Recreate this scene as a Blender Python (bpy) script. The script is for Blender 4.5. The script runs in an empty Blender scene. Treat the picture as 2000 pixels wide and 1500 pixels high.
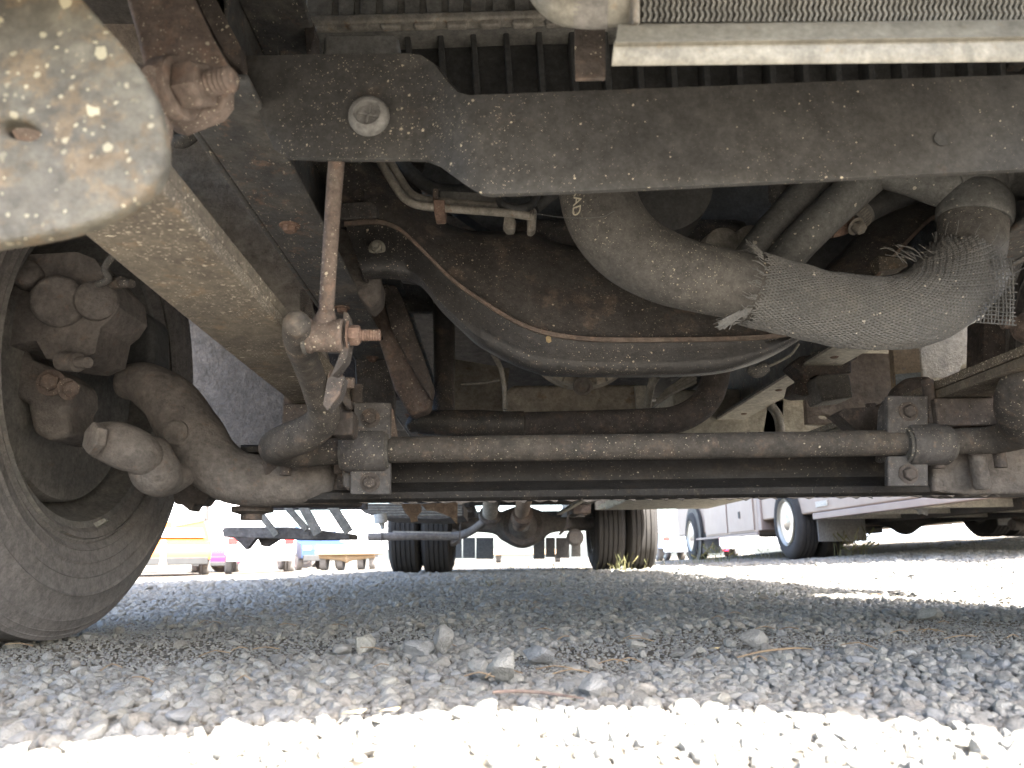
import bpy, bmesh, math, random
import numpy as np
from mathutils import Vector, Matrix, noise
from mathutils.geometry import tessellate_polygon

random.seed(7)
rng = np.random.default_rng(7)
R = math.radians
scene = bpy.context.scene
COL = scene.collection

# ------------------------------------------------------------------ camera, sky, sun, exposure
F = 1500.0                       # focal length in photo pixels (photo is 2000 wide)
CAM = Vector((0, 0, 0.12))
PITCH, YAW, ROLL = R(12.77), R(1.28), 0.013
fwd = Vector((math.sin(YAW) * math.cos(PITCH), math.cos(YAW) * math.cos(PITCH), math.sin(PITCH)))
rgt = Vector((math.cos(YAW), -math.sin(YAW), 0))
upv = rgt.cross(fwd)
r2 = rgt * math.cos(ROLL) - upv * math.sin(ROLL)
u2 = rgt * math.sin(ROLL) + upv * math.cos(ROLL)
cam_d = bpy.data.cameras.new('camera')
cam = bpy.data.objects.new('camera', cam_d)
COL.objects.link(cam)
cam.matrix_world = Matrix(((r2.x, u2.x, -fwd.x, CAM.x), (r2.y, u2.y, -fwd.y, CAM.y), (r2.z, u2.z, -fwd.z, CAM.z), (0, 0, 0, 1)))
cam_d.sensor_width = 36
cam_d.lens = F / 2000 * 36
cam_d.clip_start = 0.02
cam_d.clip_end = 2000
cam_d.dof.use_dof = True
cam_d.dof.focus_distance = 1.25
cam_d.dof.aperture_fstop = 10.0
scene.camera = cam

SUN_DIR = Vector((-0.50, 0.80, -1.0)).normalized()       # the way the light travels
sun_d = bpy.data.lights.new('sun', 'SUN')
sun_d.energy = 5.0
sun_d.angle = R(0.5)
sun_d.color = (1.0, 0.965, 0.91)
sun = bpy.data.objects.new('sun', sun_d)
COL.objects.link(sun)
sun.rotation_euler = SUN_DIR.to_track_quat('-Z', 'Y').to_euler()
sun.location = (4, -6, 9)
world = bpy.data.worlds.new('World')
scene.world = world
world.use_nodes = True
wn = world.node_tree
sky = wn.nodes.new('ShaderNodeTexSky')
sky.sky_type = 'NISHITA'
sky.sun_disc = False
sky.sun_elevation = math.asin(-SUN_DIR.z)
sky.sun_rotation = math.atan2(-SUN_DIR.x, -SUN_DIR.y)
sky.air_density = 0.9
sky.dust_density = 3.0
sky.ozone_density = 1.0
wn.links.new(sky.outputs[0], wn.nodes['Background'].inputs[0])
wn.nodes['Background'].inputs[1].default_value = 0.15
scene.view_settings.view_transform = 'Standard'
scene.view_settings.look = 'None'
scene.view_settings.gamma = 1.0
scene.view_settings.use_curve_mapping = False
scene.view_settings.exposure = 3.25
scene.cycles.max_bounces = 10
scene.cycles.diffuse_bounces = 6
scene.cycles.sample_clamp_indirect = 12

# ------------------------------------------------------------------ helpers: pixels to place
def ray(x, y):
    return fwd + r2 * ((x - 1000) / F) + u2 * ((750 - y) / F)
def P(x, y, Y):
    d = ray(x, y)
    return CAM + d * (Y / d.y)
def PZ(x, y, z):
    d = ray(x, y)
    return CAM + d * ((z - CAM.z) / d.z)
def px2m(x, y, Y, n):
    d = ray(x, y)
    return n * (Y / d.y) / F
def sstep(a, b, t):
    t = min(1, max(0, (t - a) / (b - a)))
    return t * t * (3 - 2 * t)
def G(x, y):
    """height of the yard"""
    z = 0.0
    if x > 0.4:
        z += 0.0105 * min(x - 0.4, 5.5) ** 2 * (1 - sstep(12.5, 20, y)) * sstep(1.5, 5, y)
    if x < -1.0:
        z -= 0.028 * min(-1.0 - x, 9) * sstep(2, 9, y)
    if y > 8:
        z -= 0.05 * sstep(9, 18, y)
    return z

# ------------------------------------------------------------------ materials
def mat(name, base, alt=None, rust=None, rust_amt=0.0, dust=None, dust_amt=0.0, spk=None, spk_amt=0.0,
        spk_scale=140, stretch=(1, 1, 1), rough=0.75, metal=0.0, bump=0.25, bscale=260, nscale=14, spec=0.35):
    def veil_lift(c):
        # lens veil put into the colours: darks are lifted and greyed
        l = sum(c) / 3
        k = 1 + 0.85 * max(0, 1 - l / 0.22)
        return tuple((l + (v - l) * 0.66) * k for v in c)
    if bump > 0:
        base, alt, rust, dust = (veil_lift(c) if c else c for c in (base, alt or tuple(v * 0.6 for v in base), rust, dust))
    m = bpy.data.materials.new(name)
    m.use_nodes = True
    t = m.node_tree
    b = t.nodes['Principled BSDF']
    L = t.links.new
    def node(kind, **kw):
        n = t.nodes.new(kind)
        for k, v in kw.items():
            setattr(n, k, v)
        return n
    tc = node('ShaderNodeTexCoord')
    mp = node('ShaderNodeMapping')
    mp.inputs['Scale'].default_value = stretch
    L(tc.outputs['Object'], mp.inputs[0])
    def nz(scale, detail=6, rgh=0.6, src=None):
        n = node('ShaderNodeTexNoise')
        n.inputs['Scale'].default_value = scale
        n.inputs['Detail'].default_value = detail
        n.inputs['Roughness'].default_value = rgh
        L((src or tc.outputs['Object']), n.inputs['Vector'])
        return n
    def ramp(src, a, bb):
        r = node('ShaderNodeMapRange')
        r.interpolation_type = 'SMOOTHSTEP'
        r.inputs[1].default_value = a
        r.inputs[2].default_value = bb
        L(src, r.inputs[0])
        return r.outputs[0]
    def mix(fac, a, c):
        n = node('ShaderNodeMix', data_type='RGBA')
        if isinstance(fac, float):
            n.inputs[0].default_value = fac
        else:
            L(fac, n.inputs[0])
        for s, v in ((6, a), (7, c)):
            if isinstance(v, tuple):
                n.inputs[s].default_value = (*v, 1)
            else:
                L(v, n.inputs[s])
        return n.outputs[2]
    n1 = nz(nscale, 8, 0.65)
    alt = alt or tuple(c * 0.6 for c in base)
    col = mix(ramp(n1.outputs[0], 0.35, 0.65), base, alt)
    n2 = nz(nscale * 2.3, 10, 0.72)
    if rust:
        col = mix(ramp(n2.outputs[0], 0.66 - 0.35 * rust_amt, 0.74 - 0.25 * rust_amt), col, rust)
    if dust:
        n3 = nz(nscale * 0.9, 9, 0.7)
        d = ramp(n3.outputs[0], 0.72 - 0.45 * dust_amt, 0.95 - 0.4 * dust_amt)
        col = mix(d, col, dust)
    if bump > 0:
        for sc_, lo, hi in ((bscale * 0.22, 0.74, 1.24), (bscale * 0.75, 0.80, 1.20)):
            n6 = nz(sc_, 5, 0.75)
            mr = node('ShaderNodeMapRange')
            mr.inputs[1].default_value = 0.34
            mr.inputs[2].default_value = 0.66
            mr.inputs[3].default_value = lo
            mr.inputs[4].default_value = hi
            L(n6.outputs[0], mr.inputs[0])
            mm = node('ShaderNodeMix', data_type='RGBA', blend_type='MULTIPLY')
            mm.inputs[0].default_value = 1.0
            L(col, mm.inputs[6])
            L(mr.outputs[0], mm.inputs[7])
            col = mm.outputs[2]
    if spk:
        for sc, k in ((spk_scale * 1.7, 1.0), (spk_scale * 0.75, 0.42)):
            v = node('ShaderNodeTexVoronoi')
            v.inputs['Scale'].default_value = sc
            wob = nz(sc * 1.4, 2, 0.5, mp.outputs[0])
            wm = node('ShaderNodeMix', data_type='RGBA', blend_type='ADD')
            wm.inputs[0].default_value = 0.6 / sc
            L(mp.outputs[0], wm.inputs[6])
            L(wob.outputs[1], wm.inputs[7])
            L(wm.outputs[2], v.inputs['Vector'])
            sep = node('ShaderNodeSeparateColor')
            L(v.outputs['Color'], sep.inputs[0])
            # spot radius of a cell: only some cells carry a spot, and regions are more or less splashed
            n4 = nz(nscale * 0.7, 3, 0.5)
            gate = ramp(n4.outputs[0], 0.12, 0.62)
            a1 = node('ShaderNodeMath', operation='SUBTRACT')
            L(sep.outputs[0], a1.inputs[0])
            a1.inputs[1].default_value = 1.0 - spk_amt * k
            a2 = node('ShaderNodeMath', operation='MULTIPLY')
            L(a1.outputs[0], a2.inputs[0])
            L(gate, a2.inputs[1])
            a3 = node('ShaderNodeMath', operation='MULTIPLY')
            L(a2.outputs[0], a3.inputs[0])
            a3.inputs[1].default_value = 0.42 / max(spk_amt * k, 0.05)
            a4 = node('ShaderNodeMath', operation='LESS_THAN')
            L(v.outputs['Distance'], a4.inputs[0])
            L(a3.outputs[0], a4.inputs[1])
            a5 = node('ShaderNodeMath', operation='MULTIPLY')
            L(a4.outputs[0], a5.inputs[0])
            L(sep.outputs[1], a5.inputs[1])
            col = mix(a5.outputs[0], col, spk)
    L(col, b.inputs['Base Color'])
    rr = node('ShaderNodeMapRange')
    rr.inputs[3].default_value = max(0.05, rough - 0.14)
    rr.inputs[4].default_value = min(1, rough + 0.14)
    L(n2.outputs[0], rr.inputs[0])
    L(rr.outputs[0], b.inputs['Roughness'])
    b.inputs['Metallic'].default_value = metal
    b.inputs['Specular IOR Level'].default_value = spec
    if bump > 0:
        n5 = nz(bscale, 6, 0.7)
        bp = node('ShaderNodeBump')
        bp.inputs['Strength'].default_value = bump
        bp.inputs['Distance'].default_value = 0.9 / bscale
        L(n5.outputs[0], bp.inputs['Height'])
        L(bp.outputs[0], b.inputs['Normal'])
    return m

DUST = (0.30, 0.26, 0.20)
MUD = (0.62, 0.56, 0.44)
M = {}
M['black'] = mat('black_paint_dusty', (0.044, 0.043, 0.041), (0.034, 0.034, 0.034), (0.058, 0.047, 0.038), 0.25, (0.080, 0.075, 0.066), 0.35, MUD, 0.30, 420, rough=0.6, nscale=8, bump=0.14)
M['rail'] = mat('rail_paint_flaking', (0.050, 0.052, 0.054), (0.075, 0.071, 0.064), (0.15, 0.092, 0.062), 0.34, (0.20, 0.175, 0.14), 0.45, MUD, 0.42, 260, (1, 0.45, 1), rough=0.6, nscale=18, bump=0.4, bscale=160)
M['oily'] = mat('oily_black_steel', (0.032, 0.030, 0.029), (0.050, 0.042, 0.036), (0.088, 0.060, 0.043), 0.40, (0.15, 0.115, 0.085), 0.22, (0.6, 0.52, 0.40), 0.30, 380, (1, 1.5, 0.8), rough=0.45, nscale=11, bump=0.35, bscale=220, spec=0.5)
M['rustdark'] = mat('dark_rusty_steel', (0.066, 0.052, 0.045), (0.045, 0.038, 0.035), (0.100, 0.068, 0.050), 0.4, (0.17, 0.14, 0.11), 0.35, MUD, 0.20, 330, rough=0.85, nscale=18, bump=0.5, bscale=190)
M['rust'] = mat('brown_rusty_steel', (0.145, 0.105, 0.084), (0.100, 0.072, 0.058), (0.175, 0.110, 0.078), 0.45, (0.26, 0.215, 0.165), 0.4, MUD, 0.40, 330, rough=0.9, nscale=24, bump=0.55, bscale=240)
M['rustorange'] = mat('orange_rust', (0.19, 0.108, 0.072), (0.135, 0.078, 0.054), (0.23, 0.135, 0.085), 0.4, DUST, 0.3, MUD, 0.2, 330, rough=0.9, nscale=60, bump=0.5, bscale=500)
M['spring'] = mat('mud_splashed_spring_steel', (0.115, 0.096, 0.068), (0.080, 0.066, 0.050), (0.15, 0.105, 0.060), 0.35, (0.165, 0.140, 0.102), 0.35, (0.66, 0.60, 0.48), 0.75, 330, (0.5, 1.25, 1), rough=0.85, nscale=11, bump=0.4, bscale=300)
M['dusty'] = mat('dust_caked_steel', (0.088, 0.080, 0.058), (0.050, 0.046, 0.036), (0.105, 0.075, 0.040), 0.5, (0.115, 0.105, 0.078), 0.45, (0.42, 0.39, 0.28), 0.5, 130, rough=0.85, nscale=26, bump=0.6, bscale=150)
M['bar'] = mat('worn_bar_steel', (0.062, 0.052, 0.044), (0.040, 0.036, 0.033), (0.080, 0.058, 0.043), 0.4, (0.13, 0.11, 0.085), 0.4, MUD, 0.34, 300, rough=0.75, nscale=20, bump=0.45, bscale=210)
M['beam'] = mat('black_axle_forging', (0.017, 0.0155, 0.015), (0.013, 0.012, 0.012), (0.030, 0.023, 0.018), 0.35, (0.05, 0.042, 0.034), 0.25, (0.4, 0.35, 0.28), 0.12, 330, rough=0.7, nscale=14, bump=0.4, bscale=170)
M['cast'] = mat('cast_iron_dusty', (0.150, 0.128, 0.112), (0.108, 0.095, 0.086), (0.160, 0.115, 0.088), 0.3, (0.22, 0.19, 0.155), 0.4, rough=0.92, nscale=24, bump=0.9, bscale=150)
M['clamp'] = mat('clamp_grey_steel', (0.062, 0.058, 0.058), (0.046, 0.042, 0.042), (0.105, 0.075, 0.058), 0.3, (0.15, 0.13, 0.11), 0.4, MUD, 0.3, 330, rough=0.6, nscale=26, bump=0.35)
M['lip'] = mat('rusty_lip_edge', (0.21, 0.155, 0.115), (0.15, 0.105, 0.08), (0.24, 0.15, 0.10), 0.4, (0.32, 0.26, 0.19), 0.4, rough=0.9, nscale=30, bump=0.6, bscale=240)
M['coatlight'] = mat('lightened_rough_liner', (0.40, 0.35, 0.29), (0.29, 0.25, 0.21), (0.20, 0.17, 0.15), 0.3, (0.44, 0.39, 0.32), 0.3, rough=0.95, nscale=24, bump=1.0, bscale=90)  # coat colour lightened to make up for missing light on the panel
M['web'] = mat('rusty_web_steel', (0.064, 0.058, 0.053), (0.048, 0.042, 0.039), (0.110, 0.080, 0.062), 0.40, (0.15, 0.12, 0.095), 0.25, (0.6, 0.52, 0.40), 0.34, 300, (1, 1.5, 0.8), rough=0.55, nscale=11, bump=0.35, bscale=220)
M['channel'] = mat('black_channel_steel', (0.024, 0.024, 0.025), (0.034, 0.032, 0.031), (0.062, 0.046, 0.036), 0.22, (0.15, 0.115, 0.085), 0.22, (0.6, 0.52, 0.40), 0.42, 300, (1, 1.5, 0.8), rough=0.40, nscale=12, bump=0.35, bscale=220, spec=0.5)
M['rubber'] = mat('dusty_hose_rubber', (0.075, 0.070, 0.063), (0.056, 0.053, 0.049), None, 0, (0.115, 0.105, 0.092), 0.4, (0.60, 0.54, 0.42), 0.40, 330, (1, 1, 1.4), rough=0.8, nscale=16, bump=0.3, bscale=400)
M['hose'] = mat('grey_hose_rubber', (0.085, 0.087, 0.083), (0.068, 0.070, 0.068), None, 0, (0.12, 0.118, 0.105), 0.35, (0.6, 0.56, 0.46), 0.14, 160, rough=0.7, nscale=12, bump=0.2, bscale=400)
M['yarn'] = mat('grey_sleeve_yarn', (0.135, 0.134, 0.128), (0.095, 0.098, 0.098), None, 0, (0.20, 0.185, 0.155), 0.42, (0.6, 0.56, 0.48), 0.14, 150, rough=0.95, nscale=10, bump=0.3, bscale=1400)
M['alu'] = mat('oxidised_aluminium', (0.25, 0.238, 0.190), (0.205, 0.196, 0.160), (0.20, 0.165, 0.11), 0.25, (0.29, 0.27, 0.205), 0.4, rough=0.5, metal=0.15, nscale=34, bump=0.25)
M['aludull'] = mat('dull_tank_aluminium', (0.33, 0.30, 0.245), (0.24, 0.22, 0.19), (0.26, 0.17, 0.09), 0.3, (0.42, 0.37, 0.28), 0.4, rough=0.7, metal=0.1, nscale=30, bump=0.3)
M['warmalu'] = mat('warm_lit_dusty_casting', (0.40, 0.34, 0.25), (0.33, 0.28, 0.21), (0.28, 0.20, 0.12), 0.3, (0.46, 0.40, 0.30), 0.4, rough=0.85, nscale=20, bump=0.5, bscale=160)  # warm light from below put into the colour of the gearbox parts
M['core'] = mat('radiator_core_grey', (0.15, 0.145, 0.13), (0.10, 0.098, 0.09), None, 0, (0.22, 0.20, 0.165), 0.4, rough=0.8, nscale=30)
M['fin'] = mat('condenser_fin_grey', (0.15, 0.148, 0.13), (0.11, 0.11, 0.098), None, 0, (0.19, 0.175, 0.14), 0.3, rough=0.7, nscale=30)
M['plastic'] = mat('black_shroud_plastic', (0.030, 0.031, 0.032), (0.040, 0.041, 0.041), None, 0, (0.075, 0.070, 0.062), 0.3, rough=0.65, nscale=9, bump=0.12)
M['foam'] = mat('grey_foam_strip', (0.22, 0.22, 0.21), (0.17, 0.17, 0.165), None, 0, (0.28, 0.27, 0.24), 0.3, rough=0.95, nscale=40, bump=0.5)
M['tape'] = mat('grey_tape', (0.20, 0.19, 0.175), (0.15, 0.145, 0.135), None, 0, (0.26, 0.24, 0.2), 0.3, rough=0.8, nscale=30)
M['pipe'] = mat('dusty_metal_tube', (0.30, 0.275, 0.23), (0.21, 0.19, 0.155), (0.22, 0.14, 0.08), 0.25, (0.42, 0.38, 0.30), 0.4, rough=0.7, metal=0.15, nscale=40, bump=0.4)
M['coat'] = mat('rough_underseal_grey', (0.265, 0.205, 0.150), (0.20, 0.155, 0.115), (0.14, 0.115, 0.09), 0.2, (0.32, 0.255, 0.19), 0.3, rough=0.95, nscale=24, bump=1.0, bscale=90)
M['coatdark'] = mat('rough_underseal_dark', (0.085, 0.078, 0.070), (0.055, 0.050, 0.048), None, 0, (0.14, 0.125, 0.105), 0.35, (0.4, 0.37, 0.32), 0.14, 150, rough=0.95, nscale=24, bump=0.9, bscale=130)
M['beige'] = mat('rough_beige_liner', (0.46, 0.42, 0.32), (0.40, 0.36, 0.275), None, 0, (0.50, 0.46, 0.36), 0.3, rough=0.95, nscale=24, bump=0.9, bscale=150)
M['ply'] = mat('weathered_plywood', (0.36, 0.26, 0.145), (0.29, 0.21, 0.12), (0.22, 0.20, 0.17), 0.25, (0.38, 0.32, 0.22), 0.3, stretch=(1, 1, 4), rough=0.9, nscale=18, bump=0.3)
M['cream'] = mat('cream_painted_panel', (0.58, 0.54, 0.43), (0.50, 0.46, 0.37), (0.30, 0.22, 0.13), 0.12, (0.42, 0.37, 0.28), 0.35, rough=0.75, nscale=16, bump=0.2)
M['tyre'] = mat('glare_lifted_dusty_tyre', (0.125, 0.110, 0.099), (0.095, 0.086, 0.079), None, 0, (0.155, 0.136, 0.118), 0.4, rough=0.92, nscale=9, bump=0.4, bscale=330)  # base colour raised to stand in for lens glare over the tyre
M['rim'] = mat('dark_dusty_rim', (0.12, 0.112, 0.10), (0.085, 0.08, 0.073), (0.12, 0.09, 0.065), 0.2, (0.22, 0.20, 0.16), 0.5, rough=0.8, nscale=12)
M['silver'] = mat('polished_rim', (0.45, 0.42, 0.35), (0.38, 0.36, 0.31), None, 0, None, 0, rough=0.35, metal=0.6, nscale=9, bump=0)
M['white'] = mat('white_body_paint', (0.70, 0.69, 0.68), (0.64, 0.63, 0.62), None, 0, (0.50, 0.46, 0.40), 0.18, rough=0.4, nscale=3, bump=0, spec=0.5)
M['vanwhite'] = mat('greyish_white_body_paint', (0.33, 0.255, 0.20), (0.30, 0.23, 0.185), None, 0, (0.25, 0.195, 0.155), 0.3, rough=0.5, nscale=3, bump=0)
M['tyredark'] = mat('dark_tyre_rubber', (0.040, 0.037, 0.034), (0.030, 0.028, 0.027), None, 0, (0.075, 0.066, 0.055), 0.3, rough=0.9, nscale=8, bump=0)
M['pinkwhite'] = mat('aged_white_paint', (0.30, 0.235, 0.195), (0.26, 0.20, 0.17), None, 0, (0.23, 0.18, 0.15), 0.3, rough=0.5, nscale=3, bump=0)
M['underbody'] = mat('far_underbody', (0.06, 0.055, 0.05), (0.045, 0.042, 0.04), (0.10, 0.07, 0.045), 0.3, (0.12, 0.11, 0.095), 0.3, rough=0.9, nscale=5)
M['flap'] = mat('rubber_mud_flap', (0.20, 0.195, 0.18), (0.15, 0.145, 0.14), None, 0, (0.28, 0.26, 0.23), 0.4, rough=0.85, nscale=5)
M['glass'] = mat('car_glass', (0.24, 0.25, 0.25), (0.24, 0.25, 0.25), rough=0.45, nscale=1, bump=0, spec=0.15)
M['trim'] = mat('black_trim', (0.03, 0.03, 0.03), (0.025, 0.025, 0.025), rough=0.6, nscale=4, bump=0)
M['card'] = mat('brown_cardboard', (0.36, 0.24, 0.15), (0.30, 0.20, 0.125), (0.45, 0.34, 0.22), 0.35, (0.5, 0.42, 0.3), 0.3, rough=0.95, nscale=40, bump=0.5, bscale=300)
M['bone'] = mat('white_plastic', (0.62, 0.60, 0.54), (0.54, 0.52, 0.47), rough=0.6, nscale=20)
M['lamp_red'] = mat('red_lamp_lens', (0.45, 0.02, 0.02), (0.38, 0.02, 0.02), rough=0.2, nscale=3, bump=0, spec=0.6)
M['lamp_clear'] = mat('clear_lamp_lens', (0.65, 0.66, 0.66), (0.55, 0.56, 0.58), rough=0.15, nscale=3, bump=0, spec=0.7)
M['letter'] = mat('pale_print', (0.62, 0.58, 0.45), (0.52, 0.48, 0.38), rough=0.8, nscale=200, bump=0)
M['leaf'] = mat('dry_leaf', (0.50, 0.36, 0.13), (0.40, 0.27, 0.09), rough=0.8, nscale=150, bump=0.2)
M['twig'] = mat('dry_twig', (0.16, 0.10, 0.065), (0.11, 0.07, 0.05), rough=0.9, nscale=90, bump=0.4)
M['straw'] = mat('dry_straw', (0.26, 0.19, 0.115), (0.19, 0.13, 0.08), rough=0.9, nscale=60, bump=0)
M['grass'] = mat('yard_grass', (0.075, 0.085, 0.032), (0.15, 0.13, 0.06), rough=0.8, nscale=8, bump=0)
M['orange'] = mat('orange_paint', (0.62, 0.17, 0.03), (0.55, 0.15, 0.03), rough=0.5, nscale=2, bump=0, spec=0.15)
M['crimson'] = mat('crimson_paint', (0.42, 0.02, 0.07), (0.36, 0.02, 0.06), rough=0.5, nscale=2, bump=0, spec=0.15)
M['navy'] = mat('navy_paint', (0.025, 0.045, 0.09), (0.03, 0.05, 0.10), rough=0.5, nscale=2, bump=0, spec=0.15)
M['silverpaint'] = mat('silver_car_paint', (0.38, 0.42, 0.48), (0.36, 0.40, 0.46), rough=0.5, metal=0.2, nscale=2, bump=0, spec=0.15)
M['ochre'] = mat('ochre_chassis_rust', (0.30, 0.19, 0.08), (0.22, 0.14, 0.07), (0.18, 0.09, 0.04), 0.3, rough=0.85, nscale=4)

def stone_mat(name, sheet=False):
    m = bpy.data.materials.new(name)
    m.use_nodes = True
    t = m.node_tree
    b = t.nodes['Principled BSDF']
    L = t.links.new
    tc = t.nodes.new('ShaderNodeTexCoord')
    cr = t.nodes.new('ShaderNodeValToRGB')
    e = cr.color_ramp.elements
    cols = [(0.0, (0.205, 0.195, 0.172)), (0.2, (0.28, 0.268, 0.242)), (0.45, (0.33, 0.317, 0.28)), (0.65, (0.25, 0.252, 0.25)), (0.8, (0.36, 0.342, 0.29)), (0.95, (0.27, 0.245, 0.21)), (1.0, (0.38, 0.37, 0.34))]
    if sheet:
        cols = [(p, tuple(q * (0.55, 0.50, 0.44)[i] for i, q in enumerate(c))) for p, c in cols]
    while len(e) < len(cols):
        e.new(0.5)
    for el, (p, c) in zip(e, cols):
        el.position = p
        el.color = (*c, 1)
    no = t.nodes.new('ShaderNodeTexNoise')
    no.inputs['Detail'].default_value = 8
    bp = t.nodes.new('ShaderNodeBump')
    mx = t.nodes.new('ShaderNodeMix')
    mx.data_type = 'RGBA'
    mx.blend_type = 'MULTIPLY'
    mx.inputs[0].default_value = 0.75
    rp = t.nodes.new('ShaderNodeMapRange')
    rp.inputs[1].default_value = 0.3
    rp.inputs[2].default_value = 0.7
    rp.inputs[3].default_value = 0.72
    rp.inputs[4].default_value = 1.15
    L(no.outputs[0], rp.inputs[0])
    if sheet:
        v = t.nodes.new('ShaderNodeTexVoronoi')
        v.inputs['Scale'].default_value = 48
        L(tc.outputs['Object'], v.inputs['Vector'])
        sp = t.nodes.new('ShaderNodeSeparateColor')
        L(v.outputs['Color'], sp.inputs[0])
        L(sp.outputs[0], cr.inputs[0])
        L(tc.outputs['Object'], no.inputs['Vector'])
        no.inputs['Scale'].default_value = 1.1
        bp.inputs['Strength'].default_value = 0.9
        bp.inputs['Distance'].default_value = 0.012
        bp.invert = True
        L(v.outputs['Distance'], bp.inputs['Height'])
    else:
        oi = t.nodes.new('ShaderNodeObjectInfo')
        L(oi.outputs['Random'], cr.inputs[0])
        L(tc.outputs['Object'], no.inputs['Vector'])
        no.inputs['Scale'].default_value = 2.2
        n2 = t.nodes.new('ShaderNodeTexNoise')
        n2.inputs['Scale'].default_value = 9
        n2.inputs['Detail'].default_value = 8
        L(tc.outputs['Object'], n2.inputs['Vector'])
        bp.inputs['Strength'].default_value = 0.5
        bp.inputs['Distance'].default_value = 0.1
        L(n2.outputs[0], bp.inputs['Height'])
    L(cr.outputs[0], mx.inputs[6])
    L(rp.outputs[0], mx.inputs[7])
    L(mx.outputs[2], b.inputs['Base Color'])
    L(bp.outputs[0], b.inputs['Normal'])
    b.inputs['Roughness'].default_value = 0.92
    b.inputs['Specular IOR Level'].default_value = 0.2
    return m
M['stone'] = stone_mat('limestone_gravel')
M['yard'] = stone_mat('gravel_yard', True)

# ------------------------------------------------------------------ helpers: shapes are (verts, faces)
def s_box(x0, x1, y0, y1, z0, z1):
    v = [(x, y, z) for x in (x0, x1) for y in (y0, y1) for z in (z0, z1)]
    f = [(0, 1, 3, 2), (4, 6, 7, 5), (0, 4, 5, 1), (2, 3, 7, 6), (0, 2, 6, 4), (1, 5, 7, 3)]
    return v, f
def frame_of(d, up=(0, 0, 1)):
    d = Vector(d).normalized()
    up = Vector(up)
    if abs(d.dot(up)) > 0.98:
        up = Vector((0, 1, 0))
    a = up.cross(d).normalized()
    return a, d.cross(a), d
def s_beam(p0, p1, w, h, up=(0, 0, 1)):
    p0, p1 = Vector(p0), Vector(p1)
    a, b, d = frame_of(p1 - p0, up)
    v = []
    for p in (p0, p1):
        for s, q in ((-1, -1), (1, -1), (1, 1), (-1, 1)):
            v.append(p + a * (s * w / 2) + b * (q * h / 2))
    f = [(3, 2, 1, 0), (4, 5, 6, 7), (0, 1, 5, 4), (1, 2, 6, 5), (2, 3, 7, 6), (3, 0, 4, 7)]
    return v, f
def s_sheet(out, Y, t, holes=()):
    """outline traced in photo pixels, standing at its own distance, with real thickness t"""
    def pt(q):
        return P(q[0], q[1], q[2] if len(q) > 2 else Y)
    loops = [[pt(q) for q in out]] + [[pt(q) for q in h] for h in holes]
    flat = [p for l in loops for p in l]
    tris = tessellate_polygon([[Vector((q[0], -q[1], 0)) for q in l] for l in [out] + list(holes)])
    n = len(flat)
    v = flat + [p + Vector((0, t, 0)) for p in flat]
    f = []
    for tr in tris:
        a, b, c = tr
        nrm = (flat[b] - flat[a]).cross(flat[c] - flat[a])
        if nrm.y > 0:
            a, c = c, a
        f.append((a, b, c))
        f.append((c + n, b + n, a + n))
    k = 0
    for li, l in enumerate(loops):
        m = len(l)
        area = sum(l[i].x * l[(i + 1) % m].z - l[(i + 1) % m].x * l[i].z for i in range(m))
        for i in range(m):
            a, b = k + i, k + (i + 1) % m
            fc = (b, a, a + n, b + n) if (area > 0) == (li == 0) else (a, b, b + n, a + n)
            f.append(fc)
        k += m
    return v, f
def catmull(pts, n=8):
    pts = [np.array(p, float) for p in pts]
    if len(pts) == 2:
        return [pts[0] + (pts[1] - pts[0]) * i / n for i in range(n + 1)]
    q = [2 * pts[0] - pts[1]] + pts + [2 * pts[-1] - pts[-2]]
    out = []
    for i in range(1, len(q) - 2):
        for k in range(n):
            t = k / n
            out.append(0.5 * ((2 * q[i]) + (-q[i - 1] + q[i + 1]) * t + (2 * q[i - 1] - 5 * q[i] + 4 * q[i + 1] - q[i + 2]) * t * t + (-q[i - 1] + 3 * q[i] - 3 * q[i + 1] + q[i + 2]) * t ** 3))
    out.append(q[-2])
    return out
def path_frames(pts):
    pts = [Vector(p) for p in pts]
    fr = []
    a = None
    for i, p in enumerate(pts):
        d = (pts[min(i + 1, len(pts) - 1)] - pts[max(i - 1, 0)]).normalized()
        if a is None:
            a = frame_of(d)[0]
        a = (a - d * a.dot(d)).normalized()
        fr.append((p, a, d.cross(a), d))
    return fr
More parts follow.
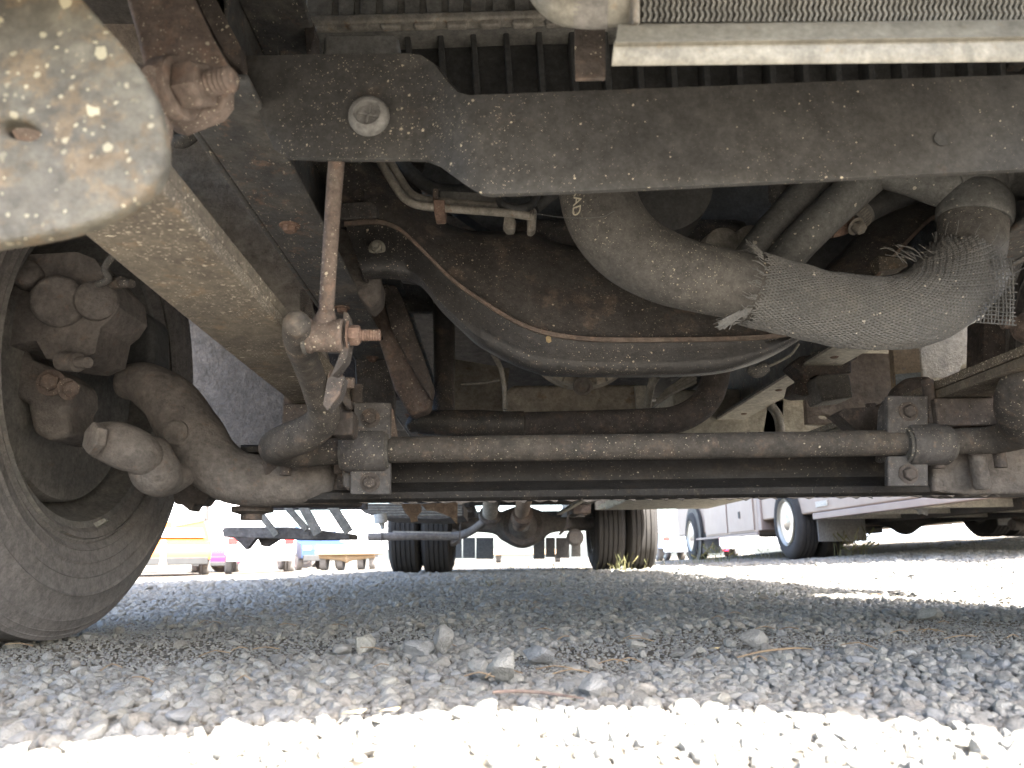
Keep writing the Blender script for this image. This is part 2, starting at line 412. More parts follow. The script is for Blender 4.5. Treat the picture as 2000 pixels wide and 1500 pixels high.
def s_tube(pts, r, seg=20, n=8, rounded=0.0, squash=1.0, wob=0.0):
    """pts are world points; r one radius or one for each point"""
    rs = r if isinstance(r, (list, tuple)) else [r] * len(pts)
    pr = catmull([(*p, q) for p, q in zip(pts, rs)], n)
    fr = path_frames([q[:3] for q in pr])
    rad = [q[3] for q in pr]
    rings = []
    if rounded:
        p, a, b, d = fr[0]
        for k in range(3):
            th = k / 3 * math.pi / 2
            rings.append((p - d * rad[0] * rounded * math.cos(th), a, b, max(rad[0] * math.sin(th), 1e-4)))
    rings += [(p, a, b, q) for (p, a, b, d), q in zip(fr, rad)]
    if rounded:
        p, a, b, d = fr[-1]
        for k in (2, 1, 0):
            th = k / 3 * math.pi / 2
            rings.append((p + d * rad[-1] * rounded * math.cos(th), a, b, max(rad[-1] * math.sin(th), 1e-4)))
    v, f = [], []
    for i, (p, a, b, q) in enumerate(rings):
        for k in range(seg):
            th = 2 * math.pi * k / seg
            qq = q
            if wob:
                qq = q * (1 + wob * noise.noise(Vector((p + a * math.cos(th) * q + b * math.sin(th) * q)) * 22))
            v.append(p + a * (math.cos(th) * qq) + b * (math.sin(th) * qq * squash))
    for i in range(len(rings) - 1):
        for k in range(seg):
            a, b = i * seg + k, i * seg + (k + 1) % seg
            f.append((a, b, b + seg, a + seg))
    f.append(tuple(range(seg - 1, -1, -1)))
    f.append(tuple(range((len(rings) - 1) * seg, len(rings) * seg)))
    return v, f
def s_lathe(o, axis, prof, seg=32, caps=True):
    """prof: (radius, distance along axis) from one end to the other"""
    o = Vector(o)
    a, b, d = frame_of(axis)
    v, f = [], []
    for r, t in prof:
        for k in range(seg):
            th = 2 * math.pi * (k + 0.5) / seg
            v.append(o + d * t + a * (r * math.cos(th)) + b * (r * math.sin(th)))
    for i in range(len(prof) - 1):
        for k in range(seg):
            p, q = i * seg + k, i * seg + (k + 1) % seg
            f.append((p, q, q + seg, p + seg))
    if caps:
        f.append(tuple(range(seg - 1, -1, -1)))
        f.append(tuple(range((len(prof) - 1) * seg, len(prof) * seg)))
    return v, f
def s_thread(o, axis, r, length, pitch=0.0022, seg=18):
    prof, t = [(r * 0.6, 0)], 0
    while t < length:
        prof += [(r, t), (r * 0.87, t + pitch / 2)]
        t += pitch
    prof += [(r * 0.9, length), (r * 0.75, length + r * 0.1)]
    return s_lathe(o, axis, prof, seg)
def s_nut(o, axis, r, h, washer=True):
    a = s_lathe(o, axis, [(r * 0.92, 0), (r, h * 0.12), (r, h * 0.85), (r * 0.88, h)], 6)
    return join([s_lathe(Vector(o) - Vector(axis).normalized() * r * 0.12, axis, [(r * 1.4, 0), (r * 1.4, r * 0.12)], 24), a]) if washer else a
def s_bolt(o, axis, r, h=None):
    """domed flange bolt head"""
    h = h or r * 0.8
    return join([s_lathe(o, axis, [(r * 1.45, 0), (r * 1.45, h * 0.2), (r * 1.2, h * 0.3)], 20), s_lathe(Vector(o) + Vector(axis).normalized() * h * 0.3, axis, [(r, 0), (r, h * 0.7), (r * 0.8, h * 0.95)], 6)])
def s_loft(rows, t=0.0):
    """rows: lists of world points of the same length"""
    n = len(rows[0])
    v = [p for r in rows for p in r]
    f = [(i * n + k, i * n + k + 1, (i + 1) * n + k + 1, (i + 1) * n + k) for i in range(len(rows) - 1) for k in range(n - 1)]
    return v, f
def s_ball(o, r, seg=16, rings=10, wob=0.0, sc=(1, 1, 1)):
    v, f = s_lathe((0, 0, 0), (0, 0, 1), [(max(1e-4, math.sin(math.pi * i / rings)), -math.cos(math.pi * i / rings)) for i in range(rings + 1)], seg)
    out = []
    for p in v:
        p = Vector(p)
        k = 1 + wob * noise.noise(p * 1.6 + Vector(o) * 9)
        out.append(Vector(o) + Vector((p.x * sc[0], p.y * sc[1], p.z * sc[2])) * r * k)
    return out, f
def join(shapes):
    v, f = [], []
    for sv, sf in shapes:
        k = len(v)
        v += [tuple(p) for p in sv]
        f += [tuple(i + k for i in q) for q in sf]
    return v, f

def s_plate(out, Y, t, bev, hole):
    """flat plate with a hole and rounded edges (filled 2-D curve turned into a mesh)"""
    cu = bpy.data.curves.new('plate', 'CURVE')
    cu.dimensions = '2D'
    cu.fill_mode = 'BOTH'
    cu.extrude = t / 2 - bev
    cu.bevel_depth = bev
    cu.bevel_resolution = 3
    cu.offset = -bev
    for q in (out, hole):
        sp = cu.splines.new('POLY')
        sp.points.add(len(q) - 1)
        for p, w in zip(sp.points, q):
            c = P(w[0], w[1], Y)
            p.co = (c.x, c.z, 0, 1)
        sp.use_cyclic_u = True
    o = bpy.data.objects.new('plate', cu)
    me = bpy.data.meshes.new_from_object(o)
    v = [(p.co.x, Y + t / 2 - p.co.z, p.co.y) for p in me.vertices]
    f = [tuple(p.vertices) for p in me.polygons]
    bpy.data.objects.remove(o)
    bpy.data.meshes.remove(me)
    return v, f

OFF = {}
def link(o, parent):
    COL.objects.link(o)
    if parent is not None:
        o.parent = parent
        OFF[o.name] = OFF[parent.name]
        if parent.type == 'EMPTY':
            o.matrix_parent_inverse = Matrix.Translation(-Vector(OFF[parent.name]))
    else:
        OFF[o.name] = (0, 0, 0)
    return o
def part(name, shapes, material, parent=None, bevel=0.0, smooth=38, solid=0.0, seg=2, sub=0):
    v, f = join(shapes if isinstance(shapes, list) else [shapes])
    me = bpy.data.meshes.new(name)
    me.from_pydata(v, [], f)
    me.materials.append(M[material] if isinstance(material, str) else material)
    me.validate()
    me.polygons.foreach_set('use_smooth', [True] * len(me.polygons))
    me.set_sharp_from_angle(angle=R(smooth))
    o = bpy.data.objects.new(name, me)
    link(o, parent)
    if solid:
        m = o.modifiers.new('thickness', 'SOLIDIFY')
        m.thickness = abs(solid)
        m.offset = 1 if solid > 0 else -1
    if bevel:
        m = o.modifiers.new('edge', 'BEVEL')
        m.width = bevel
        m.segments = seg
        m.limit_method = 'ANGLE'
        m.angle_limit = R(40)
        m.harden_normals = True
    if sub:
        m = o.modifiers.new('smooth', 'SUBSURF')
        m.levels = m.render_levels = sub
    return o
def tag(o, label=None, cat=None, group=None, kind=None):
    for k, val in (('label', label), ('category', cat), ('group', group), ('kind', kind)):
        if val:
            o[k] = val
    return o
def thing(name, loc, label, cat, group=None):
    o = bpy.data.objects.new(name, None)
    o.empty_display_size = 0.1
    COL.objects.link(o)
    o.location = loc
    OFF[o.name] = tuple(loc)
    return tag(o, label, cat, group)
def pts(*q):
    return [P(*a) for a in q]
def rp(q, n):
    """pixel half widths to metres along pixel points"""
    ns = n if isinstance(n, (list, tuple)) else [n] * len(q)
    return [px2m(*a, b) for a, b in zip(q, ns)]
def ptube(q, hw, **kw):
    return s_tube(pts(*q), rp(q, hw), **kw)

# ------------------------------------------------------------------ the yard
def axis_steps(segs):
    out = []
    for a, b, st in segs:
        out += list(np.arange(a, b, st))
    return out + [segs[-1][1]]
gx = axis_steps([(-300, -60, 24), (-60, -14, 4), (-14, -4, 0.8), (-4, -1.5, 0.16), (-1.5, 2.2, 0.045), (2.2, 6, 0.16), (6, 14, 0.8), (14, 60, 4), (60, 300, 24)])
gy = axis_steps([(-200, -40, 20), (-40, -6, 3), (-6, -0.6, 0.4), (-0.6, 4.2, 0.045), (4.2, 10, 0.16), (10, 24, 0.8), (24, 80, 4), (80, 700, 40)])
gv = [(x, y, G(x, y) + (0.008 * noise.noise(Vector((x * 2.6, y * 2.6, 0))) + 0.004 * noise.noise(Vector((x * 9, y * 9, 3)))) * (1 if abs(x) < 7 and -1 < y < 12 else 0)) for y in gy for x in gx]
nx = len(gx)
gf = [(j * nx + i, j * nx + i + 1, (j + 1) * nx + i + 1, (j + 1) * nx + i) for j in range(len(gy) - 1) for i in range(nx - 1)]
ground = tag(part('ground', (gv, gf), 'yard'), kind='structure')
def GH(x, y):
    return G(x, y) + 0.008 * noise.noise(Vector((x * 2.6, y * 2.6, 0))) + 0.004 * noise.noise(Vector((x * 9, y * 9, 3)))

def stone_mesh(name, seed, sub=2, flat=0.7):
    bm = bmesh.new()
    bmesh.ops.create_icosphere(bm, subdivisions=sub, radius=1)
    rr = random.Random(seed)
    sc = Vector((rr.uniform(0.8, 1.2), rr.uniform(0.75, 1.1), flat * rr.uniform(0.8, 1.15)))
    cuts = [(Vector((rr.gauss(0, 1), rr.gauss(0, 1), rr.gauss(0, 1))).normalized(), rr.uniform(0.45, 0.8)) for _ in range(12)]
    for v in bm.verts:
        p = v.co.copy()
        for nrm, d in cuts:
            e = p.dot(nrm) - d
            if e > 0:
                p -= nrm * e * 0.9
        p *= 1 + 0.16 * noise.noise(p * 1.7 + Vector((seed * 7.1, 0, 0)))
        v.co = Vector((p.x * sc.x, p.y * sc.y, p.z * sc.z))
    me = bpy.data.meshes.new(name)
    bm.to_mesh(me)
    bm.free()
    me.materials.append(M['stone'])
    me.polygons.foreach_set('use_smooth', [True] * len(me.polygons))
    me.set_sharp_from_angle(angle=R(24))
    return me
stone_meshes = [stone_mesh('gravel_stone', k, 2) for k in range(10)]
# loose gravel: one mass, instanced from a point set
pool = bpy.data.collections.new('gravel_shapes')
for k, me in enumerate(stone_meshes[:8]):
    pool.objects.link(bpy.data.objects.new('gravel_shape', me))
gp, gs, gr = [], [], []
def scatter(y0, y1, cell, smin, smax, xpad):
    y = y0
    while y < y1:
        half = 0.74 * y + xpad
        x = -half + 0.05
        while x < half + 0.1:
            px_, py_ = x + random.uniform(-.6, .6) * cell, y + random.uniform(-.6, .6) * cell
            gap = py_ > .75 and noise.noise(Vector((px_ * 3.1, py_ * 3.1, 7))) < (0.10 if .82 < py_ < 1.5 else -0.12) - 0.2 * random.random()
            s = (smin + (smax - smin) * random.random() ** 2) * (1.0 if random.random() < 0.9 else 1.6)
            if gap:
                s = smin * random.uniform(.55, .95)
                for _ in range(1 if py_ < 1.5 else 2):
                    qx, qy, q_ = px_ + random.uniform(-.6, .6) * cell, py_ + random.uniform(-.6, .6) * cell, smin * random.uniform(.45, .8)
                    gp.append((qx, qy, GH(qx, qy) + q_ * .3))
                    gs.append(q_)
                    gr.append((random.uniform(-.5, .5), random.uniform(-.5, .5), random.uniform(0, 6.28)))
            gp.append((px_, py_, GH(px_, py_) + s * 0.22))
            gs.append(s)
            gr.append((random.uniform(-.5, .5), random.uniform(-.5, .5), random.uniform(0, 6.28)))
            x += cell
        y += cell
scatter(0.36, 0.95, 0.0072, 0.0028, 0.0085, 0.45)
scatter(0.95, 1.9, 0.0098, 0.0034, 0.0092, 0.5)
scatter(1.9, 3.4, 0.015, 0.0055, 0.012, 0.5)
scatter(3.4, 7.5, 0.029, 0.010, 0.020, 0.2)
gm = bpy.data.meshes.new('gravel')
gm.from_pydata(gp, [], [])
at = gm.attributes.new('size', 'FLOAT', 'POINT')
at.data.foreach_set('value', gs)
at = gm.attributes.new('turn', 'FLOAT_VECTOR', 'POINT')
at.data.foreach_set('vector', np.array(gr).ravel())
gravel = bpy.data.objects.new('gravel', gm)
COL.objects.link(gravel)
gm.materials.append(M['stone'])
tag(gravel, 'loose grey crushed limestone gravel covering the yard under the truck', 'gravel', kind='stuff')
ng = bpy.data.node_groups.new('gravel_scatter', 'GeometryNodeTree')
ng.interface.new_socket('Geometry', in_out='INPUT', socket_type='NodeSocketGeometry')
ng.interface.new_socket('Geometry', in_out='OUTPUT', socket_type='NodeSocketGeometry')
gi, go = ng.nodes.new('NodeGroupInput'), ng.nodes.new('NodeGroupOutput')
ci = ng.nodes.new('GeometryNodeCollectionInfo')
ci.inputs[0].default_value = pool
ci.inputs['Separate Children'].default_value = True
ci.inputs['Reset Children'].default_value = True
iop = ng.nodes.new('GeometryNodeInstanceOnPoints')
iop.inputs['Pick Instance'].default_value = True
m2p = ng.nodes.new('GeometryNodeMeshToPoints')
asz = ng.nodes.new('GeometryNodeInputNamedAttribute')
asz.data_type = 'FLOAT'
asz.inputs[0].default_value = 'size'
atn = ng.nodes.new('GeometryNodeInputNamedAttribute')
atn.data_type = 'FLOAT_VECTOR'
atn.inputs[0].default_value = 'turn'
rv = ng.nodes.new('FunctionNodeRandomValue')
rv.data_type = 'INT'
rv.inputs[4].default_value = 0
rv.inputs[5].default_value = 7
ng.links.new(gi.outputs[0], m2p.inputs[0])
ng.links.new(m2p.outputs[0], iop.inputs['Points'])
ng.links.new(ci.outputs[0], iop.inputs['Instance'])
ng.links.new(rv.outputs[2], iop.inputs['Instance Index'])
ng.links.new(asz.outputs[0], iop.inputs['Scale'])
ng.links.new(atn.outputs[0], iop.inputs['Rotation'])
ng.links.new(iop.outputs[0], go.inputs[0])
gravel.modifiers.new('scatter', 'NODES').node_group = ng

# the larger stones that can be picked apart one by one: pieces of the ground
for k in range(290):
    y = 0.42 + 1.9 * random.random() ** 1.9
    x = random.uniform(-0.70 * y - 0.02, 0.68 * y + 0.05)
    s = random.uniform(0.0075, 0.0125) * (0.75 + 0.3 * min(1.5, y))
    o = bpy.data.objects.new('stone', stone_meshes[k % 10])
    COL.objects.link(o)
    o.parent = ground
    o.location = (x, y, GH(x, y) + s * 0.35)
    o.rotation_euler = (random.uniform(-.4, .4), random.uniform(-.4, .4), random.uniform(0, 6.28))
    o.scale = (s * random.uniform(.85, 1.2), s * random.uniform(.8, 1.1), s * random.uniform(.75, 1.1))
def rock(px_, py_, z, wpx, hpx, seed, label):
    p = PZ(px_, py_ + hpx * 0.5, 0.004)
    s = px2m(px_, py_, p.y, wpx * .62)
    hz = px2m(px_, py_, p.y, hpx * .60)
    me = stone_mesh('rock', seed, 3, 1.0)
    o = bpy.data.objects.new('rock', me)
    COL.objects.link(o)
    o.location = (p.x, p.y + s * 0.5, GH(p.x, p.y) + hz * 1.0)
    o.rotation_euler = (0.1, -0.15, random.uniform(0, 6))
    o.scale = (s, s, hz)
    tag(o, label, 'rock', 'larger rocks lying on the gravel')
rock(985, 1308, 0, 72, 66, 31, 'pale tan angular rock, the tallest in the middle of the foreground gravel')
rock(708, 1250, 0, 46, 46, 32, 'upright grey rock in the gravel below the left axle clamp')
rock(815, 1268, 0, 60, 40, 33, 'low grey rock just left of the taller pointed rock')
rock(866, 1258, 0, 46, 52, 34, 'pointed grey rock beside the low one, left of the pale tan rock')
rock(1052, 1284, 0, 66, 34, 35, 'rounded grey rock right behind the pale tan rock')
rock(938, 1302, 0, 52, 42, 36, 'bluish grey rock touching the left side of the pale tan rock')
rock(1478, 1252, 0, 46, 34, 37, 'block shaped grey rock on the shaded gravel right of centre')
rock(1160, 1348, 0, 60, 44, 38, 'pale yellowish rock near the end of the brown twig')
rock(1268, 1350, 0, 56, 36, 39, 'flat pale rock in the foreground gravel right of the twig')
rock(1826, 1196, 0, 44, 26, 40, 'round grey rock far right at the edge of the sunlit gravel')
rock(668, 1264, 0, 40, 24, 41, 'small pale rock just left of the upright grey rock')
rock(340, 1402, 0, 70, 34, 42, 'blurred grey rock at the lower left just above the sunlit strip')

# ------------------------------------------------------------------ the truck
CX = 0.222                                      # centre line of the truck
def mx(x):
    return 2 * CX - x
truck = thing('truck', (CX, 4.0, 0), 'dark rusty truck seen from the gravel below its front bumper, filling the upper photo', 'truck')

# bodywork above the frame (out of the photo, it shades the ground)
part('bumper', join([  # unseen; lower edge shaped to set the front shadow line
    ([(x, y, z) for y in (0.20, 0.35) for x, z in ((CX - 1.16, 0.40), (-0.42, 0.395), (-0.1, 0.42), (0.10, 0.49), (0.24, 0.54), (0.44, 0.54), (0.51, 0.49), (0.57, 0.42), (0.75, 0.38), (CX + 1.16, 0.38), (CX + 1.16, 0.72), (CX - 1.16, 0.72))],
     [tuple(range(12)), tuple(range(23, 11, -1))] + [((i + 1) % 12, i, i + 12, (i + 1) % 12 + 12) for i in range(12)])]),
    'black', truck, 0.012)
cabv = [(y, z) for y, z in ((0.30, 0.68), (0.28, 1.45), (0.55, 1.62), (1.45, 1.75), (1.95, 2.65), (3.1, 2.72), (3.1, 0.86), (1.9, 0.86), (1.9, 0.95), (0.60, 0.95), (0.60, 0.68))]
def s_prism(yz, x0, x1):
    n = len(yz)
    v = [(x0, *q) for q in yz] + [(x1, *q) for q in yz]
    return v, [tuple(range(n)), tuple(range(2 * n - 1, n - 1, -1))] + [((i + 1) % n, i, i + n, (i + 1) % n + n) for i in range(n)]
cab = part('cab', s_prism(cabv, CX - 1.12, CX + 1.12), 'white', truck, 0.02)
part('hood_liner', [s_box(CX - 1.08, CX + 1.08, .36, .595, .668, .677), s_box(CX - 1.1, CX + 1.1, .605, 1.88, .936, .947), s_box(CX - 1.1, CX + 1.1, .585, .597, .68, .94)], 'underbody', truck)
for xx in (CX + 1.09,):
    part('added_side_panel', s_box(xx, xx + .04, 1.72, 3.25, .46, .86), 'black', truck, .006)  # added on one side to keep sun off the right wheel arch
part('windscreen', ([(CX - .98, 1.50, 1.80), (CX + .98, 1.50, 1.80), (CX + .98, 1.915, 2.55), (CX - .98, 1.915, 2.55), (CX - .98, 1.52, 1.79), (CX + .98, 1.52, 1.79), (CX + .98, 1.935, 2.54), (CX - .98, 1.935, 2.54)],
     [(0, 1, 2, 3), (7, 6, 5, 4), (0, 4, 5, 1), (1, 5, 6, 2), (2, 6, 7, 3), (3, 7, 4, 0)]), 'glass', cab)
part('unseen_low_deck', s_box(CX - 1.15, CX + 1.15, 3.3, 8.6, 0.98, 1.16), 'white', truck, 0.02)  # unseen body, kept low so more light reaches the left ground
part('tyre_sun_blocker', s_box(CX + .55, CX + 1.15, 6.06, 6.1, 0.48, .97), 'flap', truck, 0.006)  # added to block the sun from the right rear tyres
part('floor_beam', [s_box(CX - 1.10, CX + 1.10, y, y + 0.06, 0.90, 0.978) for y in np.arange(3.4, 8.5, 0.42)], 'underbody', truck)

# frame rails, C section
ZR = 0.512
def rail(sgn):
    xo, xi = (-0.283, -0.205) if sgn < 0 else (mx(-0.283), mx(-0.205))
    w = 0.007 * (1 if sgn < 0 else -1)
    def bx(xa, xb, *a):
        return s_box(min(xa, xb), max(xa, xb), *a)
    fr = part('frame_rail', [bx(xo, xo + w, 0.575, 8.5, ZR, ZR + 0.21), bx(xo + w, xi, 0.575, 8.5, ZR, ZR + 0.008), bx(xo + w, xi, 0.575, 8.5, ZR + 0.202, ZR + 0.21)], 'rail', truck, 0.003)
    for y in np.arange(0.86, 3, 0.31):
        x = (xo + xi) / 2
        part('bolt', s_bolt((x + random.uniform(-.008, .008), y, ZR), (0, 0, -1), 0.0085), 'rustorange', fr)
    return fr
rail_l, rail_r = rail(-1), rail(1)
part('lit_flange_strip', s_box(mx(-.205) - .002, mx(-.283), 1.3, 3.4, ZR - .006, ZR - .0008), 'cream', rail_r)  # bounce light from the sunlit ground, painted as a cream strip

# front crossmember plate with its dog-leg
st = [((451, 101), (522, 255), .622), ((462, 106), (535, 292), .618), ((480, 108), (562, 307), .615), ((600, 106), (625, 309), .61), ((700, 104), (712, 310), .61), ((795, 103), (795, 309), .608),
      ((822, 107), (830, 311), .605), ((848, 124), (858, 324), .598), ((872, 157), (884, 343), .588), ((893, 179), (910, 362), .579), ((915, 185), (938, 377), .573), ((950, 184), (960, 379), .571),
      ((1150, 176), (1150, 372), .57), ((1400, 167), (1400, 360), .57), ((1700, 155), (1700, 345), .57), ((1880, 149), (1880, 336), .57), ((2060, 143), (2060, 327), .57)]
rows = []
for k in range(9):
    t = k / 8
    rows.append([P(a[0] + (b[0] - a[0]) * t, a[1] + (b[1] - a[1]) * t, Y) for a, b, Y in st])
plate = part('front_crossmember', s_loft(rows), 'black', truck, 0.0022, smooth=60, solid=0.006)
q = [(437, -40), (436, 30), (437, 70), (442, 90), (451, 101)]
flange = part('flange', s_loft([[P(x, y, .622 + d) for x, y in q] for d in (0, .04, .11)]), 'black', plate, 0.002, smooth=60, solid=0.005)
# rubber plug with a cross in its recess
pc = P(719, 220, .600)
plug = part('mounting_plug', s_lathe(pc + Vector((0, .008, 0)), (-.06, -1, -.05), [(.0178, 0), (.0182, .003), (.0172, .007), (.0145, .010), (.0118, .0105), (.0112, .007), (.0105, .004), (.0001, .004)], 36), 'foam', plate)
part('plug_spoke', [s_beam(pc + Vector((math.cos(a) * .0095, .003, math.sin(a) * .0095)), pc + Vector((-math.cos(a) * .0095, .003, -math.sin(a) * .0095)), .0028, .003, (0, 1, 0)) for a in (R(80), R(-12))], 'foam', plug, .0006)
part('hole_rim', s_lathe(P(1838, 272, .5685), (0, -1, 0), [(.0062, 0), (.0062, .0012), (.0001, .0011)], 20), 'plastic', plate)

# radiator and its shroud above the crossmember
YR = .80
rad = part('radiator', [s_sheet([(596, -60), (1900, -120), (1900, 36), (1060, 36), (612, 52), (598, 40)], YR, .05)], 'core', truck, .003)
fv = []
for k in range(11):
    x = 618 + k * 43
    fv.append(s_sheet([(x, -50), (x + 30, -52), (x + 30, 30 - k * .6), (x, 32 - k * .6)], YR - .006, .012))
part('tube_row', fv, 'core', rad, .002)
cz = []
for k in range(8):
    x = 611 + k * 64.5
    a = 30 - k * 1.2
    cz.append(s_sheet([(x, a + 4), (x + 46, a + 3), (x + 45, a + 24), (x + 3, a + 25)], YR - .010, .010))
for k, sh in enumerate(cz):
    part('crimp_tab', sh, 'aludull', rad, .0035)
part('header_lip', s_sheet([(600, 28), (1130, 14), (1130, 30), (604, 46)], YR - .013, .02), 'aludull', rad, .004)
shroud = part('radiator_tank', s_sheet([(604, 44), (2060, -10), (2060, 260), (620, 260)], YR + .05, .03), 'plastic', truck)
for k in range(22):
    x = 659 + k * 64.5
    part('tank_rib', s_sheet([(x, 44), (x + 11, 44), (x + 26, 230), (x + 12, 230)], YR + .024, .03), 'plastic', shroud, .002)
part('end_bracket', s_sheet([(594, 40), (612, 42), (614, 70), (606, 100), (598, 110)], YR - .03, .03), 'rustdark', rad, .002)
part('rubber_mount', s_sheet([(632, 108), (632, 74), (638, 67), (770, 66), (778, 74), (779, 108)], .70, .05), 'foam', rad, .003)
part('support_strap', s_sheet([(1122, 40), (1182, 40), (1183, 153), (1124, 154)], .52, .004), 'rustdark', truck, .001)
part('cable_tie', ptube([(533, 48, .8), (543, 100, .8), (547, 130, .79)], 1.2, seg=6), 'foam', rad)
part('marker_tag', s_sheet([(570, 33), (596, 22), (598, 30), (573, 39)], .78, .003), 'foam', rad)
part('inner_fender', s_sheet([(-200, -260), (640, -260), (640, 180), (470, 300), (380, 180), (250, 110), (150, 90), (-200, 300)], 1.05, .02), 'coat', truck)
part('plug_button', s_lathe(P(533, 38, 1.0), (0, -1, 0), [(.013, 0), (.013, .004), (.004, .006), (.004, .003)], 20), 'rustdark', truck)

# condenser at upper right: pale rail, finned core, elbow pipe
cond = part('condenser', [s_sheet([(1250, -120), (2080, -150), (2080, 32), (1252, 46)], .455, .02)], 'core', truck)
part('condenser_tray', s_loft([[P(x1 + (2080 - x1) * t, y1 + (y2 - y1) * t, Y) for t in np.linspace(0, 1, 30)] for x1, y1, y2, Y in ((1208, 46, 36, .455), (1206, 52, 40, .437), (1203, 76, 64, .434), (1201, 83, 70, .430), (1199, 90, 76, .434), (1196, 112, 104, .434), (1195, 129, 120, .437))]), 'alu', cond, .0008, solid=.0025)
part('header_tank', s_sheet([(1234, -120), (1250, -120), (1251, 44), (1236, 40)], .44, .03), 'aludull', cond, .002)
fins = []
x = 1256
while x < 2060:
    L1, L2 = [], []
    for k in range(13):
        y = -22 + k * 5.4 - (x - 1256) * .004
        w = 2.6 * math.sin(k * 1.5)
        L1.append(P(x + w, y, .449))
        L2.append(P(x + w + 5.2, y, .449))
    B1 = [p + Vector((0, .008, 0)) for p in L1]
    B2 = [p + Vector((0, .008, 0)) for p in L2]
    fins.append(s_loft([B1, L1, L2, B2]))
    x += 11.2
ff = part('fin', fins, 'fin', cond)
ff['kind'] = 'stuff'
elb = part('condenser_pipe', ptube([(1055, -60, .47), (1068, -20, .47), (1100, 8, .465), (1150, 14, .462), (1195, 14, .46), (1234, 12, .46)], [36, 37, 38, 38, 36, 34], seg=28), 'alu', cond)
part('tape_band', ptube([(1126, 13, .4635), (1156, 15, .462), (1190, 15, .46)], [39, 39.2, 38], seg=28, n=4), 'tape', elb)

# left front: near bracket, spring hanger, spring
tb_out = [(p[0], p[1]) for p in catmull([(120, -60), (155, -8), (205, 48), (252, 104), (298, 180), (316, 250), (319, 305), (303, 348), (262, 392), (190, 428), (100, 454), (-40, 478)], 6)] + [(-40, -60)]
part('tow_bracket', s_plate(tb_out, .345, .012, .0035, [(35 + 40 * math.cos(a), 250 + 19 * math.sin(a) + 8 * math.cos(a)) for a in np.linspace(0, 6.283, 22)[:-1]]), 'dusty', truck)
hang = part('spring_hanger', s_sheet([(228, -60), (262, 60), (276, 118), (306, 205), (322, 236), (350, 243), (424, 214), (444, 188), (446, 128), (404, 50), (352, -60)], .475, .018), 'rust', truck, .005, seg=3)
ho = P(352, 172, .455)
ax = Vector((1, -.30, -.02)).normalized()
part('hanger_bolt', [s_lathe(ho - ax * .012, ax, [(.021, 0), (.021, .012), (.0195, .014)], 28), s_nut(ho + ax * .003, ax, .0155, .017, False)], 'rust', hang)
part('thread', s_thread(ho + ax * .020, ax, .0086, .019, .0036), 'rust', hang)
part('hanger_arm', s_sheet([(352, -60), (392, -60), (470, 90), (474, 140), (440, 110)], .60, .02), 'rustdark', truck, .004)
def spring(sgn):
    x0, x1 = (-0.294, -0.212) if sgn < 0 else (mx(-0.212), mx(-0.288))
    lv = []
    z = .347
    for k, (ya, yb) in enumerate(((.46, 1.95), (.44, 2.05))):
        d = .002 * k
        h = .013
        q0 = 14
        vs, fs = [], []
        ys = np.linspace(ya, yb, q0)
        for y in ys:
            bow = .010 * ((y - 1.2) / .8) ** 2
            zz = .349 + k * .0145 + bow - .006
            vs += [(x0 + d, y, zz), (x1 - d, y, zz), (x1 - d, y, zz + h), (x0 + d, y, zz + h)]
        for i in range(q0 - 1):
            for a in range(4):
                b = (a + 1) % 4
                fs.append((i * 4 + b, i * 4 + a, i * 4 + 4 + a, i * 4 + 4 + b))
        fs += [(0, 1, 2, 3), (q0 * 4 - 1, q0 * 4 - 2, q0 * 4 - 3, q0 * 4 - 4)]
        lv.append((vs, fs))
    s = part('leaf_spring', lv[0], 'spring', truck, .002)
    for l in lv[1:]:
        part('leaf', l, 'spring', s, .002)
    part('eye', s_lathe((x0 + .001, .44, .40), (1, 0, 0), [(.026, 0), (.026, x1 - x0 - .002)], 24), 'rust', s)
    for x in (x0 - .008, x1 + .008):
        for y in (1.11, 1.29):
            part('u_bolt', s_tube([Vector((x, y, .24)), Vector((x, y, .372))], .0085, 12, 3), 'rustdark', s)
    part('spring_pad', s_box(x0 - .012, x1 + .012, 1.09, 1.31, .300, .341), 'rustdark', s, .003)
    return s
sp_l, sp_r = spring(-1), spring(1)

# wheel arch panels behind the spring
part('splash_panel', s_sheet([(100, 60), (400, 60), (470, 220), (600, 560), (640, 700), (560, 720), (420, 600), (330, 480), (100, 470)], 1.30, .02), 'coatlight', truck)
part('wheel_arch', s_sheet([(345, 600), (420, 600), (560, 760), (700, 790), (700, 905), (480, 905), (345, 900)], 1.92, .015), 'coat', truck)
part('cab_mount', s_sheet([(520, 540), (610, 560), (612, 640), (520, 645)], 1.42, .06), 'plastic', truck, .006)
part('rubber_block', s_sheet([(583, 560), (612, 560), (612, 640), (583, 640)], 1.3, .04), 'rustdark', truck, .004)
part('brake_hose', ptube([(322, 232, .95), (330, 262, .95), (352, 276, .95), (378, 262, .95), (388, 240, .95)], [9, 12, 14, 13, 10], seg=14), 'rubber', truck)

